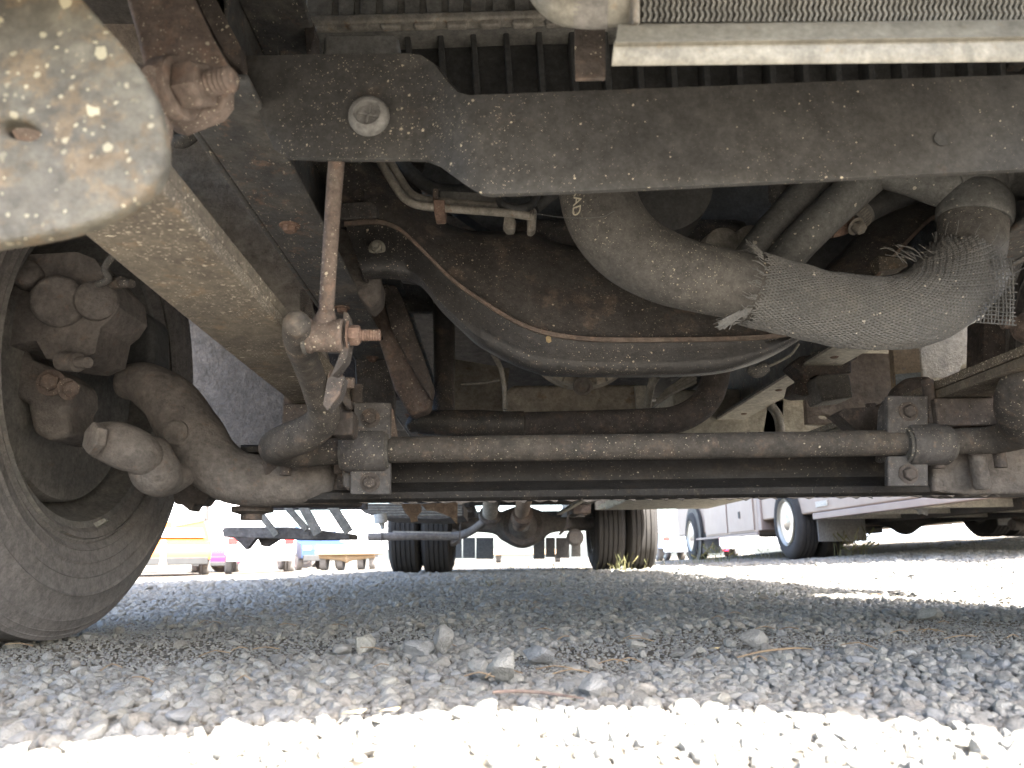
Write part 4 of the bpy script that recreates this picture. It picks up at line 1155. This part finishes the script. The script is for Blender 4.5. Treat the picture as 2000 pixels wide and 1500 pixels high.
part('hose_cuff', ptube([(1905, 384, .90), (1904, 400, .897), (1903, 425, .895), (1902, 432, .895)], [55, 66, 68, 64], seg=34, n=4), 'hose', hose)
part('cuff_bead', ptube([(1905, 378, .90), (1905, 386, .90)], [58, 58], seg=32, n=2), 'hose', hose)
part('cuff_button', s_lathe(P(1958, 408, .862), (.5, -1, 0), [(.009, 0), (.009, .003), (.006, .003), (.005, .0015), (.0002, .0015)], 18), 'plastic', hose)
sh_ = part('small_hose', ptube([(1800, 362, .99), (1745, 382, 1.0), (1700, 405, 1.0), (1672, 425, 1.0)], [30, 29, 27, 25], seg=22), 'plastic', truck)
ca, cb = P(1684, 412, .995), P(1660, 432, .995)
wc = part('worm_clamp', [s_tube([ca, cb], .0205, 26, 3)], 'core', sh_)
dv = (cb - ca).normalized()
sa, sb_, _ = frame_of(dv)
part('clamp_slot', [s_beam(ca.lerp(cb, .5) + (sa * math.cos(t) + sb_ * math.sin(t)) * .0207 - dv * .006, ca.lerp(cb, .5) + (sa * math.cos(t) + sb_ * math.sin(t)) * .0207 + dv * .006, .0016, .0012, sa * math.cos(t) + sb_ * math.sin(t)) for t in np.linspace(0, 6.28, 34)], 'pipe', sh_)
part('clamp_screw', s_nut(P(1672, 442, .972), (.3, -.6, -.6), .009, .012), 'pipe', sh_)
part('copper_stub', ptube([(1662, 430, .995), (1645, 446, .99), (1622, 458, .985)], [18, 14, 8], seg=16), 'rustorange', sh_)
part('fan_drum', s_lathe(P(1290, 352, .98), (0, 1, 0), [(.060, 0), (.075, .004), (.076, .06), (.072, .09)], 48), 'plastic', truck)
part('idler_pulley', s_lathe(P(1415, 478, 1.0), (0, 1, .1), [(.018, 0), (.026, .004), (.028, .03), (.028, .05)], 28), 'pipe', truck)
part('tensioner_pulley', s_lathe(P(1470, 470, 1.0), (0, 1, .1), [(.018, 0), (.024, .004), (.026, .03), (.026, .05)], 28), 'pipe', truck)
part('sensor_plug', s_ball(P(1522, 376, .99), .019, sc=(.8, 1, 1.2)), 'rubber', truck)
part('engine_front', s_sheet([(880, 120), (1800, 120), (1760, 500), (1500, 560), (1000, 480), (820, 360)], 1.22, .04), 'plastic', truck)
part('ribbed_duct', s_tube(pts((1460, 720, 1.2), (1478, 726, 1.2), (1496, 716, 1.2)), rp([(1460, 720, 1.2)] * 3, [8, 13, 12]), 16, 4), 'rubber', truck)
part('plastic_loop', ptube([(1560, 672, 1.2), (1545, 692, 1.2), (1520, 707, 1.2), (1500, 716, 1.2)], 2.5, seg=8), 'pipe', truck)
part('wood_chock', s_sheet([(1715, 498), (1770, 504), (1774, 520), (1750, 524), (1718, 530)], 1.03, .03), 'spring', truck, .002)
part('slat_bracket', s_sheet([(1965, 440), (2060, 420), (2060, 460), (1960, 490)], 1.1, .02), 'aludull', truck, .003)

# right-hand side underbody
bm_ = part('bump_stop_bracket', s_sheet([(1546, 712), (1562, 696), (1600, 690), (1672, 690), (1676, 700), (1664, 704), (1664, 728), (1605, 735), (1603, 770), (1566, 772), (1550, 768), (1556, 745), (1573, 735)], 1.55, .06), 'rustdark', truck, .006, seg=3)
part('bump_stop', [s_sheet([(1592, 738), (1602, 731), (1660, 730), (1668, 776), (1607, 784), (1604, 778)], 1.50, .07)], 'rubber', bm_, .005)
part('bracket_flange', s_sheet([(1585, 688), (1676, 686), (1662, 702), (1590, 704)], 1.54, .008), 'beige', bm_, .001)
part('tank_panel', s_plate([(1568, 690), (1760, 690), (1790, 760), (1760, 828), (1577, 828)], 1.78, .02, .002, [(1610 + 11 * math.cos(a), 814 + 5 * math.sin(a)) for a in np.linspace(0, 6.283, 14)[:-1]]), 'coat', truck)
part('tank_panel_flange', s_sheet([(1577, 824), (1650, 824), (1650, 843), (1580, 830)], 1.80, .01), 'cream', truck)
part('plywood_strip', s_sheet([(1738, 600), (1790, 600), (1801, 775), (1752, 790)], 1.60, .02), 'ply', truck, .002)
part('strip_paint_band', s_sheet([(1749.5, 731), (1798.5, 727), (1799.5, 742), (1750.5, 752)], 1.597, .002), mat('faded_blue_paint', (0.22, 0.26, 0.27), (0.18, 0.21, 0.21), nscale=30), truck)
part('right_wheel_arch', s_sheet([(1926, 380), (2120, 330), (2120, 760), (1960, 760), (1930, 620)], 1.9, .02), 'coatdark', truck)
part('beige_liner', s_sheet([(1785, 600), (1925, 590), (1922, 640), (1922, 706), (1880, 712), (1870, 738), (1801, 742)], 1.68, .02), 'beige', truck, .004)
part('liner_edge_board', s_sheet([(1922, 620), (1965, 610), (1965, 720), (1920, 720)], 1.5, .06), 'rustdark', truck, .004)
part('shock_mount', [ptube([(1815, 760, 1.28), (1780, 772, 1.3), (1755, 782, 1.3)], [26, 32, 26], seg=20, rounded=.5, wob=.1), s_sheet([(1636, 808), (1650, 798), (1740, 792), (1740, 838), (1680, 845)], 1.22, .04)], 'rustdark', truck, .003)
part('spring_clip_block', [s_sheet([(1815, 808), (1905, 808), (1915, 814), (1915, 824), (1908, 829), (1815, 829)], 1.16, .03)], 'spring', truck, .003)
part('u_bolt_plate', [s_sheet([(1903, 800), (1936, 790), (1946, 830), (1912, 832)], 1.17, .03)], 'rust', truck, .003)
part('rail_pipe', [s_sheet([(1500, 790), (1530, 780), (1528, 850), (1490, 850)], 2.2, .02)], 'cream', truck)
part('corrugated_hose', ptube([(1505, 792, 2.0), (1520, 815, 2.0), (1525, 850, 2.0)], 9, seg=12), 'pipe', truck)
part('outrigger', s_sheet([(1440, 812), (1498, 810), (1500, 850), (1440, 850)], 2.35, .05), 'ochre', truck, .006)
part('outrigger_end', s_sheet([(1416, 824), (1442, 820), (1442, 846), (1416, 846)], 2.3, .05), 'plastic', truck)
part('box_panel', s_sheet([(1505, 700), (1600, 690), (1600, 850), (1520, 850)], 2.6, .05), 'plastic', truck)
part('beige_shade_box', s_box(.52, 1.02, 2.2, 3.7, .338, .60), 'beige', truck, .012)  # box added to darken the ground; its underside forms the beige panel
part('side_floor_panel', s_box(.76, 1.34, 1.75, 3.2, .62, .64), 'beige', truck)

# under the axle, further back
stp = part('side_step', [s_sheet([(433, 1035), (437, 1030), (560, 1029), (630, 1036), (683, 1042), (684, 1053), (600, 1054), (436, 1049)], 2.7, .16)], 'cast', truck, .004)
part('step_gusset', [s_sheet([(455, 1050), (500, 1050), (482, 1072), (479, 1073), (470, 1062)], 2.7, .04), s_sheet([(503, 1050), (545, 1052), (520, 1068), (510, 1066)], 2.75, .04)], 'rustdark', stp)
for a, b, n in (((494, 985), (541, 1046), 6), ((556, 985), (600, 1035), 6), ((584, 975), (622, 1044), 9), ((646, 985), (682, 1040), 9)):
    part('step_strut', s_beam(P(*a, 2.66), P(*b, 2.66), px2m(*a, 2.66, n * 2), .012, (0, 1, 0)), 'pipe', stp, .002)
part('step_bracket', s_sheet([(476, 985), (518, 985), (518, 998), (490, 1000)], 2.5, .1), 'rustdark', truck, .004)
part('step_mount_rail', s_sheet([(515, 980), (715, 980), (715, 994), (520, 996)], 2.72, .04), 'rustdark', truck)
ct = part('corrugated_tray', s_sheet([(690, 984), (905, 984), (905, 1008), (855, 1014), (740, 1010), (712, 1002)], 3.4, .5), 'cast', truck)
for k in range(5):
    part('tray_ridge', s_beam(P(712 + k * 3, 985 + k * 5.2, 3.4), P(903, 985 + k * 5.2, 3.4), .008, .008), 'pipe', ct, .002)
part('drain_valve', [ptube([(742, 1004, 3.3), (744, 1022, 3.3)], [13, 13], n=2, seg=16), ptube([(746, 1022, 3.3), (748, 1034, 3.3)], [6, 4], n=2, seg=10)], 'bone', truck)
sc1 = tag(part('cardboard_scrap', s_sheet([(783, 984), (822, 984), (824, 998), (814, 1010), (816, 1018), (803, 1020), (800, 1010), (790, 1000)], 1.55, .006), 'card'), 'crumpled torn cardboard scrap hanging below the front axle, left of the pointed one', 'cardboard scrap', 'cardboard scraps hanging below the axle')
sc2 = tag(part('cardboard_scrap', s_sheet([(822, 984), (894, 981), (893, 1025), (880, 1010), (850, 998), (832, 996)], 1.57, .005), 'card'), 'pointed piece of brown cardboard hanging below the front axle', 'cardboard scrap', 'cardboard scraps hanging below the axle')
tail = part('tail_pipe', ptube([(719, 1049, 6.0), (800, 1047, 6.0), (880, 1047, 6.0), (915, 1040, 5.9), (945, 1018, 5.7), (965, 990, 5.4), (975, 960, 5.2)], [8, 8, 8, 8, 8, 9, 9], seg=18), 'cast', truck)
part('pipe_strap', [s_sheet([(767, 1037), (881, 1039), (881, 1042), (767, 1040)], 5.9, .02)], 'aludull', tail)
part('pipe_hanger', [s_beam(P(900, 1000, 5.85), P(897, 1062, 5.85), .01, .02), s_beam(P(746, 1034, 5.95), P(745, 1064, 5.95), .006, .02)], 'rustdark', tail)
part('muffler', [ptube([(960, 960, 4.9), (958, 985, 5.0), (957, 1003, 5.1)], [15, 15, 15], seg=20, n=3)], 'aludull', truck)
part('muffler_band', [ptube([(957, 1004, 5.1), (956, 1008, 5.12)], [21, 22], seg=20, n=2)], 'rustdark', truck)
part('drive_shaft', [ptube([(1030, 950, 4.0), (1022, 985, 5.0), (1014, 1025, 6.3)], [16, 15, 13], seg=20, n=4)], mat('tan_shaft_paint', (0.34, 0.24, 0.165), (0.27, 0.19, 0.13), (0.2, 0.13, 0.09), 0.3, rough=0.8, nscale=9), truck)
part('shaft_yoke', [ptube([(1021, 1003, 5.4), (1017, 1012, 5.6)], [20, 20], seg=16, n=2)], 'rust', truck)
dif = part('rear_axle', [s_tube([Vector((-.6, YB, .40)), Vector((CX - .3, YB, .40)), Vector((CX - .16, YB, .395)), Vector((CX, YB - .02, .385)), Vector((CX + .16, YB, .395)), Vector((CX + .3, YB, .40)), Vector((mx(-.6), YB, .40))], [.06, .065, .13, .185, .13, .065, .06], 28, 6), s_lathe((CX, YB - .1, .39), (0, -1, 0), [(.15, 0), (.13, .08), (.07, .14), (.06, .22)], 28)], 'cast', truck)
part('axle_cover_ring', s_lathe((CX, YB - .17, .39), (0, -1, 0), [(.165, 0), (.165, .015), (.15, .02), (.12, .018)], 32), 'rustdark', dif)
part('rear_spring', [s_box(x - .04, x + .04, 6.1, 7.4, .47, .56) for x in (CX - .44, CX + .44)], 'rustdark', truck, .01)
part('rear_hanger', [s_sheet([(1118, 985), (1154, 984), (1154, 1003), (1120, 1003)], 5.6, .1), s_sheet([(1140, 1003), (1148, 1003), (1148, 1006), (1140, 1006)], 5.6, .04)], 'rust', truck, .01)
part('torque_rod', s_beam(P(1092, 1003, 5.6), P(1146, 972, 5.2), .04, .02), 'beige', truck, .004)
part('brake_chamber', [s_lathe(P(1122, 1050, 6.5), (0, -1, 0), [(.05, 0), (.07, .02), (.07, .07), (.05, .09)], 24), s_lathe(P(884, 1050, 6.5), (0, -1, 0), [(.05, 0), (.07, .02), (.07, .07), (.05, .09)], 24)], 'cast', truck)
part('level_rod', [s_beam(P(1110, 1000, 6.2), P(1106, 1035, 6.2), .012, .012), s_beam(P(1092, 1044, 6.2), P(1115, 1024, 6.2), .02, .02)], 'rustdark', truck)
part('air_tank', s_tube([Vector((CX - .42, 5.6, .62)), Vector((CX + .4, 5.6, .62))], .13, 24, 2), 'underbody', truck)
part('rear_cross_tube', s_box(CX - .9, CX + .9, 7.2, 7.28, .60, .74), 'underbody', truck)
part('side_skirt_panel', s_box(.80, 1.37, 3.5, 5.6, .475, .52), 'beige', truck, .004)
part('skirt_strip', s_beam(P(1172, 992, 4.2), P(1210, 978, 3.6), .03, .02), 'cream', truck)
for a, b, yb in ((889, 902, 1090), (904, 928, 1090), (930, 964, 1092), (1042, 1064, 1092), (1066, 1084, 1088), (1086, 1112, 1090), (1116, 1134, 1087)):
    part('mud_flap', s_sheet([(a, 1050), (b, 1050), (b, yb), (a, yb)], 7.9, .012), 'flap', truck)
part('rear_bumper', s_box(CX - 1.1, CX + 1.1, 8.5, 8.62, .50, .62), 'underbody', truck)

# ------------------------------------------------------------------ the white vehicle standing to the right
van = thing('service_truck', (4.2, 9, G(4.2, 9)), 'white service truck with side lockers and dual rear wheels parked right of the near truck', 'truck')
XV0, XV1 = 3.02, 5.45
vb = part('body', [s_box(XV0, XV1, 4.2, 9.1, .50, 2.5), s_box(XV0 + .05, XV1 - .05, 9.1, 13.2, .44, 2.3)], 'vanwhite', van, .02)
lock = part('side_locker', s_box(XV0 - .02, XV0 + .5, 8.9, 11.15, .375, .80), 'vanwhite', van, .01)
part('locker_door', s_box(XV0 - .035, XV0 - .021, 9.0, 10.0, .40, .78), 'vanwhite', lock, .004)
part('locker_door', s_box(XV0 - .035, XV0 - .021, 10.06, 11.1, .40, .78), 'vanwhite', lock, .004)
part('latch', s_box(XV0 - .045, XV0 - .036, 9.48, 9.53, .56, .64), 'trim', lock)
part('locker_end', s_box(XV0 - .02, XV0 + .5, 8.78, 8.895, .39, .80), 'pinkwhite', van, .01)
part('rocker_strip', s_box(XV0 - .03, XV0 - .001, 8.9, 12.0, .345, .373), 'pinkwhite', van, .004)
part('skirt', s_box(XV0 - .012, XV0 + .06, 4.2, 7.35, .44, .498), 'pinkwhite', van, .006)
part('skirt_reflector', s_box(XV0 - .014, XV0 - .001, 7.0, 7.25, .55, .60), 'cream', van)
part('wheel_arch', s_lathe((XV0 - .004, 11.95, .42), (1, 0, 0), [(.46, 0), (.46, .04)], 36), 'trim', van)  # dark disc painted in for the shaded recess behind the wheel
for y, dual in ((8.0, True), (12.0, False)):
    for s in (0, 1):
        x = XV0 - .03 if s == 0 else XV1 + .03
        sg = 1 if s == 0 else -1
        zz = G(x, y)
        rdv = .375 if dual else .36
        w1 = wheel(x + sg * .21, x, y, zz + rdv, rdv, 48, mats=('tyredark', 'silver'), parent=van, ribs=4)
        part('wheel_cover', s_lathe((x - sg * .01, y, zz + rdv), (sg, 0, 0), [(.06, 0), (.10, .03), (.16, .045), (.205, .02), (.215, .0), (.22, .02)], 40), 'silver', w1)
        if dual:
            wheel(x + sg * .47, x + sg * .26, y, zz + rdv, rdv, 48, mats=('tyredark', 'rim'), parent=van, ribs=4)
for x in (XV0 + .10, XV1 - .55):
    part('mud_flap', s_box(x, x + .47, 7.52, 7.535, .16 + G(x, 7.5), .60), 'flap', van)
part('front_mud_flap', s_box(XV0 + .02, XV0 + .27, 11.52, 11.53, .15, .45), 'flap', van)
part('chassis', [s_box(4.23 - .45, 4.23 - .37, 5.2, 13, .42, .58), s_box(4.23 + .37, 4.23 + .45, 5.2, 13, .42, .58)], 'underbody', van)
part('rear_axle', [s_tube([Vector((XV0 + .5, 8, .47)), Vector((4.0, 8, .47)), Vector((4.23, 8, .46)), Vector((4.45, 8, .47)), Vector((XV1 - .5, 8, .50))], [.06, .07, .16, .07, .06], 24, 5)], 'underbody', van)
part('exhaust', [s_tube([Vector((4.95, 7.3, .42)), Vector((4.9, 6.2, .40)), Vector((4.85, 5.4, .38))], .06, 18, 4)], 'aludull', van)
part('exhaust_tip', s_tube([Vector((5.25, 7.2, .36)), Vector((4.75, 7.1, .36))], .05, 18, 3), 'cast', van)
part('plastic_wrap', s_ball(P(1795, 988, 6.4), .07, 16, 10, .7, (1, .7, 1)), 'bone', van)
part('belly_tank', s_box(3.7, 4.7, 9.4, 11, .36, .5), 'underbody', van, .02)
part('cross_beam', [s_box(XV0 + .1, XV1 - .1, y, y + .08, .44, .50) for y in (5.6, 6.4, 7.2, 8.8)], 'cream', van)

# ------------------------------------------------------------------ vehicles far off across the yard
def loc_at(px_, Y):
    x = (px_ - 966) / F * Y * 0.985
    return x, Y, G(x, Y)
def vehicle(name, label, cat, px_, Y, rot, paint, L=4.5, W=1.8, H=1.45, kind='sedan', scale=1.0):
    x, y, z = loc_at(px_, Y)
    root = thing(name, (0, 0, 0), label, cat, 'vehicles parked across the yard')
    pr = {'sedan': [(-.5, .28), (-.5, .62), (-.46, .66), (-.36, .68), (-.2, .98), (.12, 1.0), (.28, .68), (.46, .60), (.5, .48), (.5, .26)],
          'suv': [(-.5, .25), (-.5, .6), (-.47, .66), (-.42, .96), (-.3, 1.0), (.14, 1.0), (.27, .66), (.46, .58), (.5, .45), (.5, .25)],
          'pickup': [(-.5, .3), (-.5, .60), (-.08, .60), (-.04, .98), (.16, 1.0), (.26, .66), (.47, .58), (.5, .45), (.5, .28)],
          'truck': [(-.5, .3), (-.5, .98), (.05, .98), (.06, .92), (.25, .92), (.32, .58), (.49, .52), (.5, .40), (.5, .25)]}[kind]
    n = len(pr)
    vs, fs = [], []
    for sx in (-1, 1):
        for a, b in pr:
            tuck = 1.0 - max(0, (b - .62)) * .42 if kind != 'truck' else 1.0
            vs.append((sx * W / 2 * tuck, a * L, b * H))
    fs = [tuple(range(n)), tuple(range(2 * n - 1, n - 1, -1))] + [((i + 1) % n, i, i + n, (i + 1) % n + n) for i in range(n)]
    part('body', (vs, fs), paint, root, .04, seg=3)
    zb = .64 * H
    for sx in (-1, 1):
        part('side_window', ([(sx * (W / 2 * .985 - .0), a * L, b * H) for a, b in (((-.30, .69), (.18, .69), (.07, .93), (-.2, .93)) if kind != 'truck' else ((.08, .62), (.26, .62), (.22, .86), (.08, .86)))] + [(sx * (W / 2 * .80), a * L, b * H) for a, b in ((-.30, .69), (.18, .69), (.07, .93), (-.2, .93))],
             [(0, 1, 2, 3), (7, 6, 5, 4), (0, 4, 5, 1), (1, 5, 6, 2), (2, 6, 7, 3), (3, 7, 4, 0)]), 'glass', root)
    for s, y0, y1, z0, z1 in ((1, .275, .15, .70, .96), (-1, -.37, -.225, .72, .95)):
        if kind == 'truck' and s < 0:
            continue
        part('windscreen' if s > 0 else 'rear_window', ([(-W * .42, y0 * L + s * .03, z0 * H), (W * .42, y0 * L + s * .03, z0 * H), (W * .36, y1 * L + s * .03, z1 * H), (-W * .36, y1 * L + s * .03, z1 * H), (-W * .42, y0 * L - s * .05, z0 * H), (W * .42, y0 * L - s * .05, z0 * H), (W * .36, y1 * L - s * .05, z1 * H), (-W * .36, y1 * L - s * .05, z1 * H)],
             [(0, 1, 2, 3), (7, 6, 5, 4), (0, 4, 5, 1), (1, 5, 6, 2), (2, 6, 7, 3), (3, 7, 4, 0)]), 'glass', root)
    rw = .33 * (1 if kind != 'truck' else 1.4)
    for sx in (-1, 1):
        for a in (-.31, .33):
            w_ = part('wheel', s_lathe((sx * (W / 2 + .005), a * L, rw), (-sx, 0, 0), [(rw * .6, 0), (rw * .9, -.004), (rw, .03), (rw, .18), (rw * .9, .21)], 28), 'tyre', root)
            part('rim', s_lathe((sx * (W / 2 + .012), a * L, rw), (-sx, 0, 0), [(rw * .25, .02), (rw * .6, .0), (rw * .62, .02)], 24), 'silver', w_)
        part('headlight', s_box(min(sx * W * .30, sx * W * .46), max(sx * W * .30, sx * W * .46), L * .485, L * .503, H * .44, H * .52), 'lamp_clear', root, .02)
        part('taillight', s_box(min(sx * W * .33, sx * W * .47), max(sx * W * .33, sx * W * .47), -L * .504, -L * .488, H * .46, H * .57), 'lamp_red', root, .02)
    part('bumper', s_box(-W * .47, W * .47, L * .49, L * .515, H * .2, H * .33), 'trim' if kind != 'truck' else paint, root, .03)
    part('rear_bumper', s_box(-W * .47, W * .47, -L * .515, -L * .49, H * .2, H * .33), paint, root, .03)
    part('number_plate', s_box(-.26, .26, -L * .518, -L * .5155, H * .34, H * .42), 'white', root)
    root.location = (x, y, z)
    root.rotation_euler = (0, 0, rot)
    root.scale = (scale,) * 3
    return root
vehicle('parked_car', 'silver blue sedan seen from behind, just right of the rear dual wheels', 'car', 1305, 30, R(2), 'silverpaint', kind='sedan', H=1.5)
vehicle('parked_car', 'dark red car behind the white service truck front wheel, right of the silver sedan', 'car', 1356, 33, R(8), 'crimson', kind='suv', H=1.6)
vehicle('parked_car', 'small pale blue car seen under the white service truck behind its mud flap', 'car', 1700, 24, R(75), 'silverpaint', kind='suv', H=1.5)
vehicle('parked_car', 'white hatchback under the locker of the white service truck', 'car', 1530, 27, R(80), 'white', kind='sedan')
vehicle('parked_pickup', 'long white pickup far right beyond the gap under the service truck', 'pickup', 1900, 26, R(84), 'white', kind='pickup', L=5.4, H=1.8)
vehicle('parked_car', 'crimson pink sports car between the orange pickup and the white pickup', 'car', 428, 34, R(199), 'crimson', L=4.2, kind='sedan', H=1.3)
vehicle('parked_pickup', 'white pickup seen from behind beneath the side step', 'pickup', 512, 25.3, R(16.6), 'white', kind='pickup', L=5.2, W=1.95, H=1.8)
vehicle('parked_suv', 'dark blue suv facing the camera right of the white pickup', 'suv', 606, 32, R(208), 'navy', kind='suv', H=1.7)
vehicle('parked_pickup', 'orange pickup facing the camera at far left beside the near tyre', 'pickup', 342, 27, R(202), 'orange', L=5.6, W=2.3, H=1.75, kind='pickup')
vehicle('box_truck', 'white box truck behind the orange pickup at far left', 'truck', 330, 34, R(100), 'white', L=8, W=2.4, H=3.4, kind='truck')
vehicle('parked_van', 'white van far back behind the ochre chassis', 'van', 700, 36, R(90), 'white', L=6.5, W=2.2, H=2.6, kind='truck')
tr = thing('trailer_chassis', (*loc_at(678, 20)[:2], loc_at(678, 20)[2]), 'ochre rusty bare trailer chassis with dark wheels left of the rear tyres', 'trailer')
bx_, by_, bz_ = loc_at(678, 20)
part('deck', s_box(bx_ - .75, bx_ + .75, by_ - .3, by_ + 1.2, bz_ + .38, bz_ + .62), 'ochre', tr, .03)
part('axle_housing', s_tube([Vector((bx_ - .7, by_, bz_ + .36)), Vector((bx_ - .15, by_, bz_ + .33)), Vector((bx_, by_, bz_ + .33)), Vector((bx_ + .15, by_, bz_ + .33)), Vector((bx_ + .7, by_, bz_ + .36))], [.06, .09, .16, .09, .06], 16, 4), 'ochre', tr)
for dx in (-.62, -.2, .32, .62):
    part('wheel', s_lathe((bx_ + dx - .09, by_ + .3, bz_ + .26), (1, 0, 0), [(.12, 0), (.26, .01), (.26, .16), (.12, .17)], 20), 'tyre', tr)
tr2 = thing('flatbed_trailer', (*loc_at(1020, 30)[:2], loc_at(1020, 30)[2]), 'low rusty flatbed trailer far behind the rear axle', 'trailer')
bx_, by_, bz_ = loc_at(1020, 30)
part('deck', s_box(bx_ - 1.4, bx_ + 1.7, by_, by_ + 2, bz_ + .28, bz_ + .5), 'ochre', tr2, .03)
for dx in (-1.1, 1.2):
    part('wheel', s_lathe((bx_ + dx, by_ + .6, bz_ + .25), (1, 0, 0), [(.1, 0), (.25, .01), (.25, .2), (.1, .21)], 20), 'tyre', tr2)
pole = thing('sign_post', P(318, 1110, 11), 'thin pale post with a dark base standing by the orange pickup', 'post')
part('shaft', s_beam(P(318, 1118, 11), P(320, 1055, 11), .05, .05, (0, 1, 0)), 'white', pole)
part('sleeve', s_beam(P(317.5, 1118, 10.99), P(318.5, 1098, 10.99), .08, .08, (0, 1, 0)), 'rust', pole)
ss_ = thing('hanging_sign', P(370, 1016, 6), 'dark edged board under the truck sill at far left', 'board')
part('board', s_sheet([(330, 985), (402, 972), (400, 1015), (335, 1028)], 6.0, .03), 'white', ss_)
part('board_frame', [s_sheet([(332, 1018), (403, 1012), (403, 1017), (340, 1030)], 5.97, .05), s_sheet([(401, 965), (404, 965), (404, 1016), (401, 1016)], 5.97, .05)], 'rustdark', ss_)

# ------------------------------------------------------------------ small growth and litter
gv, gf = [], []
def blade(x, y, h, lean):
    z = GH(x, y)
    a = random.uniform(0, 6.28)
    w = .003
    dx, dy = math.cos(a), math.sin(a)
    k = len(gv)
    for t in (0, .5, 1):
        ox, oy = dx * lean * t * t, dy * lean * t * t
        wt = w * (1 - t * .9)
        gv.extend([(x + ox - dy * wt, y + oy + dx * wt, z + h * t * (1 - .2 * t * lean / max(h, .01))), (x + ox + dy * wt, y + oy - dx * wt, z + h * t)])
    gf.extend([(k, k + 1, k + 3, k + 2), (k + 2, k + 3, k + 5, k + 4)])
def tuft(px_, Y, n, h, sp_):
    x0, y0, _ = loc_at(px_, Y)
    for _ in range(n):
        blade(x0 + random.gauss(0, sp_), y0 + random.gauss(0, sp_), h * random.uniform(.4, 1.1), random.uniform(.02, .6) * h)
for a in ((1215, 6.1, 24, .15, .06), (1180, 6.2, 10, .08, .08), (1390, 9, 50, .22, .12), (1664, 7.3, 40, .26, .08), (1480, 9, 40, .12, .25), (1820, 8, 60, .10, .5), (1290, 9, 40, .10, .3), (560, 5.5, 26, .03, .05), (470, 5, 24, .03, .06), (1060, 3.2, 14, .03, .05), (1480, 2.3, 12, .02, .05), (940, 3.4, 10, .04, .04), (1010, 8.2, 40, .10, .3), (1080, 8.4, 30, .08, .3)):
    tuft(*a)
tag(part('grass', (gv, gf), 'grass'), 'thin grass and weeds growing through the gravel', 'grass', kind='stuff')
nd = []
for k in range(90):
    y = .75 + 3.0 * random.random() ** 1.4
    x = random.uniform(-.6 * y, .66 * y)
    a = random.uniform(-.6, .6) + (math.pi if random.random() < .5 else 0)
    l = random.uniform(.015, .04)
    z = GH(x, y) + .012
    nd.append(s_tube([Vector((x, y, z)), Vector((x + math.cos(a) * l * .5, y + math.sin(a) * l * .5, z + .004)), Vector((x + math.cos(a) * l, y + math.sin(a) * l, z + random.uniform(-.003, .004)))], .0006, 4, 2))
tag(part('pine_needles', nd, 'straw'), 'scattered dry pine needles lying over the gravel', 'pine needles', kind='stuff')
def on_ground(px_, py_, dz):
    p = PZ(px_, py_, dz)
    return p
tw = [on_ground(x, y, .013) for x, y in ((962, 1352), (1000, 1350), (1050, 1352), (1090, 1357), (1140, 1364))]
tag(part('twig', s_tube(tw, [.0012, .0014, .0014, .0012, .0007], 8, 4), 'twig'), 'thin brown twig lying on gravel in front of the pale tan rock', 'twig')
tw = [on_ground(x, y, .012) for x, y in ((1440, 1284), (1490, 1272), (1550, 1266), (1590, 1268))]
tag(part('twig', s_tube(tw, [.0008, .0012, .0012, .0006], 8, 4), 'straw'), 'pale curved stem lying on shaded gravel right of centre', 'twig')
for (x, y, w, lab) in ((760, 1390, 22, 'brown dry leaf lying near the sunlit strip at lower left'), (1210, 1168, 8, 'tiny reddish leaf by the narrow strip of sunlit gravel'), (690, 1395, 26, 'flat orange brown leaf fragment in the lower left gravel'), (1395, 1268, 12, 'small yellow leaf on the shaded gravel')):
    p = on_ground(x, y, .012)
    s = px2m(x, y, p.y, w)
    vs = [(p.x - s, p.y, p.z), (p.x - s * .3, p.y - s * .4, p.z + s * .2), (p.x + s * .6, p.y - s * .25, p.z + s * .1), (p.x + s, p.y + .1 * s, p.z + s * .3), (p.x + s * .4, p.y + s * .4, p.z + s * .25), (p.x - s * .4, p.y + s * .35, p.z + s * .12)]
    tag(part('leaf', (vs, [(0, 1, 2, 3, 4, 5)]), 'leaf', solid=.0004), lab, 'leaf', 'dry leaves on the gravel')
